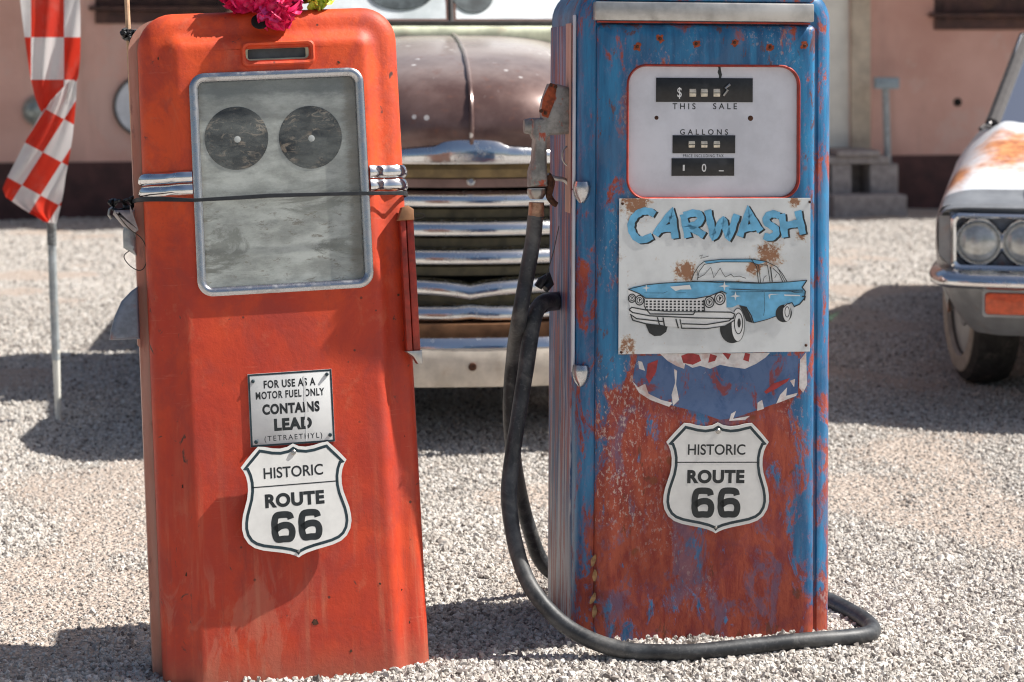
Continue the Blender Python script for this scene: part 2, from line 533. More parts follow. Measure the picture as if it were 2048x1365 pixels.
def hose_mat():
    t = NT('worn_black_rubber')
    f = t.noise(12, 6, 0.65)
    g = t.noise(90, 4, 0.7)
    c = t.mix(t.ramp(f, 0.4, 0.75), (0.018, 0.02, 0.023), (0.075, 0.08, 0.085))
    c = t.mix(t.math('MULTIPLY', t.ramp(g, 0.52, 0.72), 0.45), c, (0.15, 0.15, 0.15))
    d = t.noise(1.0, 6, 0.7, t.map((7, 7, 7), (2, 2, 2)), 0.8)
    c = t.mix(t.math('MULTIPLY', t.ramp(d, 0.47, 0.68), 0.55), c, (0.16, 0.155, 0.145))
    t.P(Base_Color=c, Roughness=0.5)
    t.bump(g, 0.25, 0.002)
    return t.m


def nozzle_mat():
    t = NT('chipped_casting')
    a = t.noise(22, 6, 0.7)
    b = t.noise(30, 5, 0.7, t.map((1, 1, 0.6), (4, 4, 4)))
    c = t.mix(t.ramp(a, 0.35, 0.65), (0.17, 0.17, 0.16), (0.36, 0.35, 0.33))
    c = t.mix(t.ramp(b, 0.57, 0.64), c, (0.42, 0.09, 0.05))
    t.P(Base_Color=c, Roughness=0.5, Metallic=0.35)
    t.bump(a, 0.3, 0.004)
    return t.m


M = dict(
    red=red_paint(), panel=peel_paint('peeling_blue_panel_paint', True), shell=peel_paint('peeling_blue_shell_paint', False),
    pale_side=side_wear(),
    salmon=side_paint('bleached_salmon_paint', (0.50, 0.24, 0.17), (0.60, 0.36, 0.28), (0.36, 0.19, 0.15)),
    chrome=chrome('pitted_chrome'), dull_chrome=chrome('dull_chrome', (0.52, 0.53, 0.55), 0.24, 0.6), car_chrome=chrome('car_chrome', rough=0.12, dirt=0.3),
    steel=plain('dull_steel', (0.42, 0.41, 0.39), 0.35, 0.9, 0.3, 25, 0.15, (0.2, 0.12, 0.07)),
    band=plain('brushed_band_steel', (0.46, 0.45, 0.43), 0.42, 0.8, 0.25, 12, 0.1, (0.22, 0.2, 0.18)),
    black=plain('black_enamel', (0.012, 0.013, 0.015), 0.35, 0, 0.4, 50),
    ink=plain('black_print', (0.016, 0.02, 0.022), 0.45, 0, 0.3, 60),
    inkblue=plain('dark_blue_black_print', (0.016, 0.035, 0.045), 0.4, 0, 0.3, 60),
    deep=plain('deep_hole', (0.008, 0.007, 0.006), 0.9),
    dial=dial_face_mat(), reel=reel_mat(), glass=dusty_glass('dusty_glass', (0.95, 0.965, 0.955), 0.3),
    plate=sign_white('enamel_plate_white', 0.15), shieldw=sign_white('shield_white', 0.0, (0.78, 0.78, 0.75), 0.35),
    tin=sign_white('tin_sign_white', 0.75, (0.70, 0.73, 0.73), 0.4), dialw=sign_white('dial_plate_white', 0.0, (0.68, 0.70, 0.76), 0.32),
    skyblue=plain('sky_blue_print', (0.13, 0.40, 0.62), 0.4, 0, 0.2, 25),
    cream_wheel=plain('cream_wheel', (0.62, 0.58, 0.48), 0.4, 0.2, 0.2, 80),
    rubber=hose_mat(), strap=plain('black_strap', (0.015, 0.017, 0.02), 0.45, 0, 0.3, 60),
    nozzle=nozzle_mat(), copper=plain('copper_coupling', (0.40, 0.24, 0.16), 0.4, 0.7, 0.35, 50, 0.2, (0.16, 0.07, 0.03)),
    redbar=plain('dark_red_bar_paint', (0.34, 0.032, 0.016), 0.45, 0, 0.3, 40, 0.1, (0.12, 0.03, 0.02)),
    hookpaint=plain('grey_rust_hook_paint', (0.36, 0.33, 0.32), 0.55, 0.1, 0.25, 40, 0.2, (0.28, 0.09, 0.06)),
    scoop=plain('slate_blue_scoop_paint', (0.17, 0.20, 0.25), 0.5, 0.1, 0.25, 30, 0.1, (0.30, 0.09, 0.045)),
    wire=plain('thin_wire', (0.05, 0.045, 0.04), 0.5, 0.6),
    tape=plain('frayed_grey_tape', (0.17, 0.18, 0.18), 0.8, 0, 0.5, 60, 0.4, (0.07, 0.07, 0.07)),
    stick=plain('bare_wood_stick', (0.55, 0.36, 0.22), 0.7, 0, 0.25, 30, 0.1),
    post=plain('grey_post', (0.34, 0.37, 0.38), 0.6, 0.1, 0.25, 25, 0.15, (0.5, 0.47, 0.42)),
    pink=plain('pink_petal', (0.78, 0.012, 0.12), 0.55, 0, 0.35, 60), pinkl=plain('light_pink_petal', (0.85, 0.09, 0.36), 0.55, 0, 0.3, 60),
    lime=plain('lime_petal', (0.50, 0.62, 0.06), 0.55, 0, 0.3, 60),
    olive=plain('olive_leaf', (0.16, 0.15, 0.02), 0.6, 0, 0.4, 40),
    cloth=cloth_mat(), hood=hood_mat(),
    truckp=plain('faded_brown_truck_paint', (0.22, 0.14, 0.12), 0.45, 0.1, 0.3, 6, 0.1, (0.27, 0.12, 0.06)),
    olivep=plain('olive_rust_paint', (0.17, 0.12, 0.05), 0.5, 0.1, 0.4, 12, 0.1, (0.30, 0.12, 0.05)),
    rustp=plain('rusty_apron_paint', (0.27, 0.13, 0.06), 0.7, 0, 0.4, 12, 0.2, (0.15, 0.07, 0.03)),
    cowlp=plain('peeled_pale_green_paint', (0.55, 0.58, 0.42), 0.55, 0, 0.25, 12, 0.1, (0.50, 0.30, 0.20)),
    bumperp=plain('chalky_cream_bumper', (0.58, 0.52, 0.44), 0.5, 0.0, 0.2, 10, 0.15, (0.38, 0.28, 0.19)),
    innerbar=plain('dark_olive_bars', (0.075, 0.066, 0.036), 0.6, 0, 0.4, 20),
    board=plain('white_board', (0.70, 0.74, 0.76), 0.7, 0, 0.12, 8, 0, (0.5, 0.55, 0.56)),
    disc=plain('dark_grey_disc', (0.07, 0.085, 0.09), 0.6, 0, 0.5, 14),
    seal=plain('perished_rubber_seal', (0.05, 0.045, 0.045), 0.8),
    tyre=plain('dusty_tyre', (0.045, 0.042, 0.04), 0.85, 0, 0.3, 30, 0.2, (0.16, 0.14, 0.12)),
    whitewall=plain('dusty_whitewall', (0.36, 0.32, 0.27), 0.8, 0, 0.15, 20),
    carw=rusty_white(), silver_shade=plain('silver_and_shade_grey', (0.30, 0.31, 0.32), 0.4, 0.4, 0.15, 10, 0, (0.33, 0.22, 0.16)),
    amber=plain('orange_lens', (0.62, 0.10, 0.035), 0.2, 0, 0.2, 40), lens=plain('headlamp_lens', (0.46, 0.48, 0.47), 0.22, 0.45, 0.25, 18),
    cglass=dusty_glass('green_car_glass', (0.10, 0.42, 0.29), 0.04, 1.25),
    stucco=stucco(), base=plain('dark_red_brown_base_paint', (0.075, 0.030, 0.028), 0.7, 0, 0.35, 6, 0.2),
    wood=plain('dark_weathered_wood', (0.075, 0.036, 0.030), 0.75, 0, 0.4, 10, 0.3, (0.16, 0.08, 0.05)),
    door=plain('cream_door_paint', (0.80, 0.78, 0.70), 0.55, 0, 0.08, 5), frame=plain('tan_frame_paint', (0.56, 0.47, 0.36), 0.6, 0, 0.15, 8, 0, (0.36, 0.27, 0.2)),
    concrete=plain('grey_block', (0.33, 0.30, 0.29), 0.9, 0, 0.2, 20, 0.4),
    roof=plain('grey_shingle', (0.16, 0.14, 0.13), 0.85, 0, 0.3, 8, 0.3),
    seat_green=plain('green_vinyl', (0.10, 0.26, 0.19), 0.5, 0, 0.2, 10),
    bluebox=plain('grey_blue_box_paint', (0.29, 0.36, 0.40), 0.5, 0.1, 0.15, 20),
    whitep=plain('white_enamel', (0.66, 0.69, 0.73), 0.5, 0, 0.1, 10), dome=plain('grey_green_dome', (0.32, 0.36, 0.34), 0.35, 0.3, 0.35, 14),
    ground=gravel_ground(), stone=stone_mat(), grass=plain('dry_grass', (0.34, 0.25, 0.09), 0.8, 0, 0.5, 40),
    leaf=plain('dead_leaf', (0.34, 0.20, 0.09), 0.7, 0, 0.4, 60),
    decalw=plain('torn_white_decal', (0.68, 0.64, 0.62), 0.5, 0, 0.15, 50, 0, (0.5, 0.3, 0.25)),
    decalb=decal_wear(),
    decalr=plain('old_red_decal', (0.34, 0.03, 0.03), 0.5, 0, 0.3, 40),
    rustspot=plain('rust_spot', (0.075, 0.03, 0.015), 0.9, 0, 0.5, 120), rusthalo=plain('rust_stain', (0.30, 0.06, 0.02), 0.8, 0, 0.4, 90),
)


# ------------------------------------------------------------------ mesh helpers
class MB:
    """collects shapes, links them as one mesh object"""
    def __init__(s):
        s.v, s.f = [], []

    def add(s, vs, fs):
        o = len(s.v)
        s.v += [tuple(v) for v in vs]
        s.f += [tuple(i + o for i in f) for f in fs]
        return s

    def bm(s, b):
        b.verts.index_update()
        s.add([v.co[:] for v in b.verts], [[v.index for v in f.verts] for f in b.faces])
        b.free()
        return s

    def box(s, lo, hi, bev=0.0, seg=2, mat=None):
        b = bmesh.new()
        bmesh.ops.create_cube(b, size=1)
        lo, hi = Vector(lo), Vector(hi)
        for v in b.verts:
            v.co = Vector([lo[i] + (v.co[i] + 0.5) * (hi[i] - lo[i]) for i in range(3)])
        if bev:
            bmesh.ops.bevel(b, geom=b.edges[:], offset=bev, segments=seg, affect='EDGES', profile=0.5)
        if mat:
            bmesh.ops.transform(b, matrix=mat, verts=b.verts)
        return s.bm(b)

    def loft(s, rings, closed=True, cap0=False, cap1=False):
        n = len(rings[0])
        vs = [p for r in rings for p in r]
        fs = []
        for i in range(len(rings) - 1):
            for j in range(n if closed else n - 1):
                k = (j + 1) % n
                fs.append((i * n + j, i * n + k, (i + 1) * n + k, (i + 1) * n + j))
        if cap0:
            fs.append(tuple(range(n))[::-1])
        if cap1:
            fs.append(tuple((len(rings) - 1) * n + j for j in range(n)))
        return s.add(vs, fs)

    def tube(s, pts, r, n=10, cap=True, closed=False):
        pts = [Vector(p) for p in pts]
        rr = r if isinstance(r, (list, tuple)) else [r] * len(pts)
        rings = []
        up = None
        N = len(pts)
        for i, p in enumerate(pts):
            if closed:
                t = (pts[(i + 1) % N] - pts[i - 1]).normalized()
            else:
                t = (pts[min(i + 1, N - 1)] - pts[max(i - 1, 0)]).normalized()
            if up is None:
                up = Vector((0, 0, 1)) if abs(t.z) < 0.9 else Vector((0, 1, 0))
            a = (up - t * up.dot(t)).normalized()
            up = a
            b = t.cross(a)
            rings.append([p + (a * math.cos(q) + b * math.sin(q)) * rr[i] for q in [2 * math.pi * j / n for j in range(n)]])
        if closed:
            rings.append(rings[0])
            return s.loft(rings)
        return s.loft(rings, True, cap, cap)

    def prism(s, pts, y0, y1, bev=0.0, seg=2):
        """outline in (x, z) extruded in y"""
        b = bmesh.new()
        vs = [b.verts.new((p[0], y0, p[1])) for p in pts]
        f = b.faces.new(vs)
        r = bmesh.ops.extrude_face_region(b, geom=[f])
        for v in r['geom']:
            if isinstance(v, bmesh.types.BMVert):
                v.co.y = y1
        bmesh.ops.recalc_face_normals(b, faces=b.faces)
        if bev:
            es = [e for e in b.edges if abs(e.verts[0].co.y - e.verts[1].co.y) < 1e-6]
            bmesh.ops.bevel(b, geom=es, offset=bev, segments=seg, affect='EDGES', profile=0.5)
        return s.bm(b)

    def flat(s, pts, y=0.0):
        o = len(s.v)
        area = sum(pts[i][0] * pts[(i + 1) % len(pts)][1] - pts[(i + 1) % len(pts)][0] * pts[i][1] for i in range(len(pts)))
        if area < 0:
            pts = pts[::-1]
        s.v += [(p[0], y, p[1]) for p in pts]
        s.f.append(tuple(range(o, o + len(pts))))
        return s

    def disc(s, cx, cz, rx, rz=None, y=0.0, n=32):
        rz = rz or rx
        return s.flat([(cx + rx * math.cos(2 * math.pi * i / n), cz + rz * math.sin(2 * math.pi * i / n)) for i in range(n)], y)

    def ribbon(s, pts, w, y=0.0, closed=False):
        """a painted stroke of even or varying width"""
        pts = [Vector((p[0], p[1])) for p in pts]
        N = len(pts)
        ww = w if isinstance(w, (list, tuple)) else [w] * N
        L, Rr = [], []
        for i in range(N):
            if closed:
                a, b = pts[i - 1], pts[(i + 1) % N]
                d0, d1 = (pts[i] - a).normalized(), (b - pts[i]).normalized()
            else:
                d0 = (pts[i] - pts[i - 1]).normalized() if i > 0 else (pts[1] - pts[0]).normalized()
                d1 = (pts[i + 1] - pts[i]).normalized() if i < N - 1 else d0
            n0, n1 = Vector((-d0.y, d0.x)), Vector((-d1.y, d1.x))
            m = n0 + n1
            if m.length < 1e-4:
                m = n0.copy()
            m.normalize()
            k = min(1.8, 1 / max(0.3, m.dot(n0)))
            L.append(pts[i] + m * ww[i] * 0.5 * k)
            Rr.append(pts[i] - m * ww[i] * 0.5 * k)
        o = len(s.v)
        for i in range(N):
            s.v += [(L[i].x, y, L[i].y), (Rr[i].x, y, Rr[i].y)]
        for i in range(N if closed else N - 1):
            j = (i + 1) % N
            s.f.append((o + 2 * i, o + 2 * i + 1, o + 2 * j + 1, o + 2 * j))
        return s

    def lathe(s, prof, n=28, mat=None, cap=True):
        """(radius, height) profile turned about z"""
        rings = [[(r * math.cos(2 * math.pi * j / n), r * math.sin(2 * math.pi * j / n), h) for j in range(n)] for r, h in prof]
        if mat:
            rings = [[mat @ Vector(p) for p in r] for r in rings]
        return s.loft(rings, True, cap, cap)

    def xf(s, mat):
        s.v = [tuple(mat @ Vector(v)) for v in s.v]
        return s

    def build(s, name, m, parent=None, smooth=35, fixn=True, world=False):
        vs = s.v
        if world and parent is not None:
            root = parent
            while root.parent:
                root = root.parent
            Mi = root.matrix_world.inverted()
            vs = [tuple(Mi @ Vector(v)) for v in vs]
        me = bpy.data.meshes.new(name)
        me.from_pydata(vs, [], s.f)
        if fixn:
            b = bmesh.new()
            b.from_mesh(me)
            bmesh.ops.recalc_face_normals(b, faces=b.faces)
            b.to_mesh(me)
            b.free()
        me.materials.append(m)
        if smooth:
            me.shade_smooth()
            me.set_sharp_from_angle(angle=R(smooth))
        me.update()
        o = bpy.data.objects.new(name, me)
        col.objects.link(o)
        if parent is not None:
            o.parent = parent
        return o


def text_mb(s, x0, z0, x1, z1, y, bold=0.0, spacing=1.0):
    """lettering fitted to the box x0..x1, z0..z1"""
    cu = bpy.data.curves.new('lettering', 'FONT')
    cu.body = s
    cu.offset = bold
    cu.space_character = spacing
    cu.resolution_u = 5
    ob = bpy.data.objects.new('lettering', cu)
    col.objects.link(ob)
    dg = bpy.context.evaluated_depsgraph_get()
    me = bpy.data.meshes.new_from_object(ob.evaluated_get(dg))
    vs = [v.co.copy() for v in me.vertices]
    fs = [tuple(p.vertices) for p in me.polygons]
    bpy.data.objects.remove(ob)
    bpy.data.curves.remove(cu)
    bpy.data.meshes.remove(me)
    ax, bx = min(v.x for v in vs), max(v.x for v in vs)
    ay, by = min(v.y for v in vs), max(v.y for v in vs)
    return MB().add([(x0 + (v.x - ax) / (bx - ax) * (x1 - x0), y, z0 + (v.y - ay) / (by - ay) * (z1 - z0)) for v in vs], fs)


def merge(*ms):
    r = MB()
    for m in ms:
        r.add(m.v, m.f)
    return r


def tag(o, label=None, cat=None, group=None, kind=None):
    for k, v in (('label', label), ('category', cat), ('group', group), ('kind', kind)):
        if v:
            o[k] = v
    return o


def thing(name, mat, label, cat, group=None):
    o = bpy.data.objects.new(name, None)
    o.empty_display_size = 0.2
    o.matrix_world = mat if isinstance(mat, Matrix) else Matrix.Translation(Vector(mat))
    col.objects.link(o)
    bpy.context.view_layer.update()
    return tag(o, label, cat, group)


def rrect(x0, z0, x1, z1, r, n=8, flat_bottom=False):
    """rounded rectangle, counter-clockwise from bottom left"""
    out = []
    rb = 0.0001 if flat_bottom else r
    for cx, cz, a0, rr in ((x0, z0, 180, rb), (x1, z0, 270, rb), (x1, z1, 0, r), (x0, z1, 90, r)):
        sx = 1 if cx == x0 else -1
        sz = 1 if cz == z0 else -1
        for i in range(n + 1):
            a = R(a0 + 90 * i / n)
            out.append((cx + sx * rr + rr * math.cos(a), cz + sz * rr + rr * math.sin(a)))
    return out


def bez(pts, k=10):
    """Catmull-Rom through the points"""
    P = [Vector(p) for p in pts]
    out = []
    for i in range(len(P) - 1):
        p0, p1, p2, p3 = P[max(i - 1, 0)], P[i], P[i + 1], P[min(i + 2, len(P) - 1)]
        for j in range(k):
            t = j / k
            out.append(0.5 * ((2 * p1) + (p2 - p0) * t + (2 * p0 - 5 * p1 + 4 * p2 - p3) * t * t + (3 * p1 - p0 - 3 * p2 + p3) * t ** 3))
    out.append(P[-1])
    return out


def shell_front(rings, holes):
    """loft of (outline, y) rings whose last flat face carries real openings; holes are (outline, depth)"""
    b = bmesh.new()
    prev = None
    last_edges = []
    for pts, y in rings:
        vs = [b.verts.new((p[0], y, p[1])) for p in pts]
        if prev:
            n = len(vs)
            for j in range(n):
                k = (j + 1) % n
                b.faces.new((prev[j], prev[k], vs[k], vs[j]))
        prev = vs
    yl = rings[-1][1]
    edges = [b.edges.get((prev[j], prev[(j + 1) % len(prev)])) for j in range(len(prev))]
    for pts, dep in holes:
        hv = [b.verts.new((p[0], yl, p[1])) for p in pts]
        n = len(hv)
        edges += [b.edges.new((hv[j], hv[(j + 1) % n])) for j in range(n)]
        bv = [b.verts.new((p[0], yl + dep, p[1])) for p in pts]
        for j in range(n):
            k = (j + 1) % n
            b.faces.new((hv[j], hv[k], bv[k], bv[j]))
    bmesh.ops.triangle_fill(b, edges=edges, use_beauty=True)
    return MB().bm(b)


# ------------------------------------------------------------------ ground, gravel
def gheight(x, y):
    h = 0.018 * mnoise.noise(Vector((x * 0.9, y * 0.9, 0))) + 0.008 * mnoise.noise(Vector((x * 3, y * 3, 5)))
    h += 0.036 * math.exp(-((x - 0.46) ** 2 + (y - 5.45) ** 2) / 0.64)   # the blue pump stands on a low mound
    return h - 0.008


def dirt(x, y):
    """where fine packed dirt shows instead of loose stone"""
    d = mnoise.noise(Vector((x * 1.1, y * 0.9, 3.3))) + 0.45 * mnoise.noise(Vector((x * 3.1, y * 2.4, 8.1)))
    for cx, cy, rx, ry, k in ((-1.25, 6.0, 0.7, 0.28, 0.42), (-1.0, 6.7, 0.9, 0.25, 0.25), (-0.1, 6.25, 0.4, 0.4, 0.40), (-1.5, 7.3, 1.2, 0.25, 0.2)):
        d += k * math.exp(-((x - cx) / rx) ** 2 - ((y - cy) / ry) ** 2)
    return min(1.0, max(0.0, (d - 0.16) / 0.34))


def make_ground():
    xs = list(np.linspace(-6, 6, 161))
    ys = list(np.linspace(3.5, 22, 261))
    xs = [-900, -60, -20] + xs + [20, 60, 900]
    ys = [-900, -40, -5] + ys + [40, 120, 1500]
    vs = [(x, y, gheight(x, y) if abs(x) < 7 and 3 < y < 23 else -0.01) for y in ys for x in xs]
    n = len(xs)
    fs = [(j * n + i, j * n + i + 1, (j + 1) * n + i + 1, (j + 1) * n + i) for j in range(len(ys) - 1) for i in range(n - 1)]
    o = tag(MB().add(vs, fs).build('ground', M['ground']), kind='structure')
    a_ = o.data.attributes.new('packed_dirt', 'FLOAT', 'POINT')
    a_.data.foreach_set('value', [dirt(v[0], v[1]) if abs(v[0]) < 7 and 3 < v[1] < 23 else 0.3 for v in vs])


make_ground()


def make_gravel():
    rng = np.random.default_rng(3)
    pts, scl = [], []

    def field(y0, y1, dens, s0, s1):
        hw = y1 * 0.245 + 0.5
        n = int((y1 - y0) * 2 * hw * dens)
        x = rng.uniform(-hw, hw, n)
        y = rng.uniform(y0, y1, n)
        keep = np.abs(x) < y * 0.245 + 0.45
        for a, b in zip(x[keep], y[keep]):
            near = min(1.0, math.hypot((a - 0.45) / 0.75, (b - 5.45) / 0.45))
            dd = dirt(a, b) * near
            if rng.random() < 0.74 * dd:
                continue
            s = rng.uniform(s0, s1) * (1.0 if rng.random() > 0.02 else 1.7) * (1 - 0.35 * dd)
            pts.append((a, b, gheight(a, b) + s * rng.uniform(-0.25, 0.45)))
            scl.append(s)

    field(4.7, 5.8, 17000, 0.0038, 0.0092)
    field(5.8, 7.2, 12500, 0.0036, 0.0088)
    field(7.2, 9.5, 7500, 0.004, 0.009)
    field(9.5, 13, 2600, 0.005, 0.010)
    field(13, 18.5, 700, 0.006, 0.012)
    for (ax, ay), (bx, by), n in (((-0.83, 5.10), (-0.19, 5.22), 260), ((0.17, 5.32), (0.74, 5.41), 300), ((-0.19, 5.22), (-0.25, 5.5), 90), ((0.17, 5.32), (0.12, 5.75), 160), ((0.74, 5.41), (0.70, 5.8), 90)):
        for k in range(int(n * 0.8)):      # stones heaped unevenly against the feet of the pumps
            f = rng.random()
            if mnoise.noise(Vector((f * 5 + ax * 9, by, 2.0))) < 0.05:
                continue
            s = rng.uniform(0.0045, 0.0105)
            a, b = ax + (bx - ax) * f + rng.normal(0, 0.008), ay + (by - ay) * f - abs(rng.normal(0, 0.022)) + 0.006
            pts.append((a, b, gheight(a, b) + abs(rng.normal(0, 0.007))))
            scl.append(s)
    me = bpy.data.meshes.new('gravel')
    me.from_pydata(pts, [], [])
    at_ = me.attributes.new('stone_size', 'FLOAT', 'POINT')
    at_.data.foreach_set('value', scl)
    o = bpy.data.objects.new('gravel', me)
    col.objects.link(o)
    tag(o, kind='stuff')
    g = bpy.data.node_groups.new('gravel_scatter', 'GeometryNodeTree')
    g.interface.new_socket('Geometry', in_out='INPUT', socket_type='NodeSocketGeometry')
    g.interface.new_socket('Geometry', in_out='OUTPUT', socket_type='NodeSocketGeometry')
    N, L = g.nodes, g.links
    gi, go = N.new('NodeGroupInput'), N.new('NodeGroupOutput')
    m2p = N.new('GeometryNodeMeshToPoints')
    L.new(gi.outputs[0], m2p.inputs[0])
    g2i = N.new('GeometryNodeGeometryToInstance')
    for k in range(4):
        ico = N.new('GeometryNodeMeshIcoSphere')
        ico.inputs['Radius'].default_value = 1.0
        ico.inputs['Subdivisions'].default_value = 2
        nz = N.new('ShaderNodeTexNoise')
        nz.noise_dimensions = '4D'
        nz.inputs['W'].default_value = 3.7 * k
        nz.inputs['Scale'].default_value = 1.1
        nz.inputs['Detail'].default_value = 1.0
        sub = N.new('ShaderNodeVectorMath')
        sub.operation = 'SUBTRACT'
        L.new(nz.outputs['Color'], sub.inputs[0])
        sub.inputs[1].default_value = (0.5, 0.5, 0.5)
        mul = N.new('ShaderNodeVectorMath')
        mul.operation = 'SCALE'
        L.new(sub.outputs[0], mul.inputs[0])
        mul.inputs['Scale'].default_value = 2.2
        sp = N.new('GeometryNodeSetPosition')
        L.new(ico.outputs[0], sp.inputs['Geometry'])
        L.new(mul.outputs[0], sp.inputs['Offset'])
        L.new(sp.outputs[0], g2i.inputs[0])
    iop = N.new('GeometryNodeInstanceOnPoints')
    L.new(m2p.outputs[0], iop.inputs['Points'])
    L.new(g2i.outputs[0], iop.inputs['Instance'])
    iop.inputs['Pick Instance'].default_value = True
    rv = N.new('FunctionNodeRandomValue')
    rv.data_type = 'FLOAT_VECTOR'
    rv.inputs[0].default_value = (0, 0, 0)
    rv.inputs[1].default_value = (6.28, 6.28, 6.28)
    e2r = N.new('FunctionNodeEulerToRotation')
    L.new(rv.outputs[0], e2r.inputs[0])
    L.new(e2r.outputs[0], iop.inputs['Rotation'])
    na = N.new('GeometryNodeInputNamedAttribute')
    na.data_type = 'FLOAT'
    na.inputs[0].default_value = 'stone_size'
    rs = N.new('FunctionNodeRandomValue')
    rs.data_type = 'FLOAT_VECTOR'
    rs.inputs[0].default_value = (0.8, 0.6, 0.45)
    rs.inputs[1].default_value = (1.15, 1.0, 0.85)
    rs.inputs['Seed'].default_value = 4
    sc = N.new('ShaderNodeVectorMath')
    sc.operation = 'SCALE'
    L.new(rs.outputs[0], sc.inputs[0])
    L.new(na.outputs[0], sc.inputs['Scale'])
    L.new(sc.outputs[0], iop.inputs['Scale'])
    sm = N.new('GeometryNodeSetMaterial')
    sm.inputs['Material'].default_value = M['stone']
    L.new(iop.outputs[0], sm.inputs[0])
    L.new(sm.outputs[0], go.inputs[0])
    md = o.modifiers.new('gravel_scatter', 'NODES')
    md.node_group = g


make_gravel()


# ------------------------------------------------------------------ building
def make_building():
    A = Vector((-4.3, 18.45, 0))
    B = Vector((4.3, 19.75, 0))
    d = (B - A).normalized()
    ang = math.atan2(d.y, d.x)
    mat = Matrix.Translation((A + B) / 2) @ Matrix.Rotation(ang, 4, 'Z')
    b = thing('roadside_building', mat, 'low pink stucco building with dark painted base, standing behind the vehicles', 'building')
    bi = mat.inverted()

    def P(px, py):   # point of the wall face
        dd = bi.to_3x3() @ Vector(((px - CX) / F, 1, -(py - HY) / F))
        c = bi @ Vector((0, 0, CH))
        t = -c.y / dd.y
        p = c + t * dd
        return p.x, p.z
    W = 9.0
    dl, _ = P(1640, 200)
    dr, dt = P(1700, 200)
    dbz = P(1690, 296)[1]
    # wall in sheets around the openings
    wl0, wz0 = P(190, 48)
    wl1, _ = P(455, 48)
    wr0, wz1 = P(1868, 60)
    wr1 = wr0 + 1.5
    wtop = 3.3
    lz = wz0 + 0.22
    m = MB()
    m.box((-W, 0, -0.2), (dl, 0.3, wz0))
    m.box((-W, 0, wz0), (wl0, 0.3, 2.9))
    m.box((wl1, 0, wz0), (dl, 0.3, 2.9))
    m.box((dr, 0, -0.2), (W, 0.3, wz1))
    m.box((dr, 0, wz1), (wr0, 0.3, 2.9))
    m.box((wr1, 0, wz1), (W, 0.3, 2.9))
    m.box((dl, 0, -0.2), (dr, 0.3, dbz))
    m.box((-W, 0, 2.9), (W, 0.3, wtop))
    m.box((-W, 0.3, -0.2), (-W + 0.3, 6, wtop))
    m.box((W - 0.3, 0.3, -0.2), (W, 6, wtop))
    m.box((-W, 6, -0.2), (W, 6.3, wtop))
    m.build('wall', M['stucco'], b, smooth=0)
    bz = P(1000, 318)[1]
    k = MB()
    k.box((-W, -0.02, -0.2), (dl - 0.15, -0.001, bz))
    k.box((dr + 0.02, -0.02, -0.2), (W, -0.001, bz))
    k.build('painted_base', M['base'], b, smooth=0)
    MB().box((-W - 0.5, -1.25, wtop), (W + 0.5, 6.8, wtop + 0.18), 0.02).build('roof', M['roof'], b, smooth=0)  # unseen roof, its overhang shaped to keep the front wall in shade
    MB().box((dl, 0.02, dbz), (dr, 0.07, 2.9)).build('door', M['door'], b, smooth=0)
    fr = MB()
    f1 = P(1738, 200)[0]
    fr.box((dr, -0.05, dbz - 0.16), (f1, -0.002, 2.95), 0.006)
    fr.box((dr - 0.75, -0.05, dbz - 0.02), (dr - 0.003, 0.02, dbz + 0.004), 0.002)
    fr.build('door_frame', M['frame'], b, smooth=0)
    for x0, x1, z0 in ((wl0, wl1, wz0), (wr0, wr1, wz1)):
        w = MB()
        w.box((x0 + 0.002, -0.03, z0 + 0.002), (x1 - 0.002, 0.1, z0 + 0.11), 0.008)
        w.box((x0 - 0.05, -0.09, z0 + 0.112), (x1 + 0.05, 0.1, z0 + 0.15), 0.008)
        w.box((x0 + 0.002, 0.02, z0 + 0.152), (x0 + 0.09, 0.1, 2.88))
        w.box((x1 - 0.09, 0.02, z0 + 0.152), (x1 - 0.002, 0.1, 2.88))
        w.box((x0 + 0.092, 0.02, z0 + 0.152), (x1 - 0.092, 0.1, z0 + 0.3), 0.008)
        wo_ = w.build('window', M['wood'], b, smooth=0)
        MB().box((x0 + 0.092, 0.06, z0 + 0.302), (x1 - 0.092, 0.07, 2.88)).build('pane', M['cglass'], wo_, smooth=0)
    vx, vz = P(1915, 205)
    MB().lathe([(0.038, -0.004), (0.038, 0.006), (0.02, 0.012)], 16, Matrix.Translation((vx, -0.001, vz)) @ Matrix.Rotation(R(90), 4, 'X')).build('vent_hole', M['deep'], b)
    # concrete block steps under the door
    s0 = mat @ Vector((dl, 0, 0))
    st = thing('block_steps', mat @ Matrix.Translation((dl - 0.35, -0.03, 0)), 'grey concrete block steps below the cream door', 'steps')
    x1 = P(1764, 350)[0] - (dl - 0.35)
    sa = MB()
    for (xa, xb) in ((0, 0.30), (0.32, 0.50), (0.67, x1)):
        sa.box((xa, -0.42, 0.14), (xb, -0.02, 0.42), 0.01)
    sa.box((0.5, -0.10, 0.14), (0.67, -0.021, 0.42))
    sa.box((0, -0.44, 0.422), (x1 - 0.08, -0.02, 0.49), 0.012)
    sa.box((0.35, -0.48, 0.492), (x1 - 0.18, -0.02, 0.54), 0.01)
    sa.build('upper_step', M['concrete'], st, smooth=0)
    MB().box((0.25, -0.72, -0.05), (x1 - 0.02, -0.445, 0.17), 0.012).build('lower_step', M['concrete'], st, smooth=0)
    # meter box on a pipe
    Yp = 19.25
    p0 = at(1779, 414, Yp)
    ps = thing('utility_post', Matrix.Translation(Vector((p0.x, Yp, 0))), 'slim grey post with a small flat box on top, standing before the pink wall', 'post')
    hz = at(1773, 178, Yp).z
    MB().tube([(0, 0, -0.1), (-0.03, 0.03, hz)], 0.032, 12).build('pole', M['post'], ps)
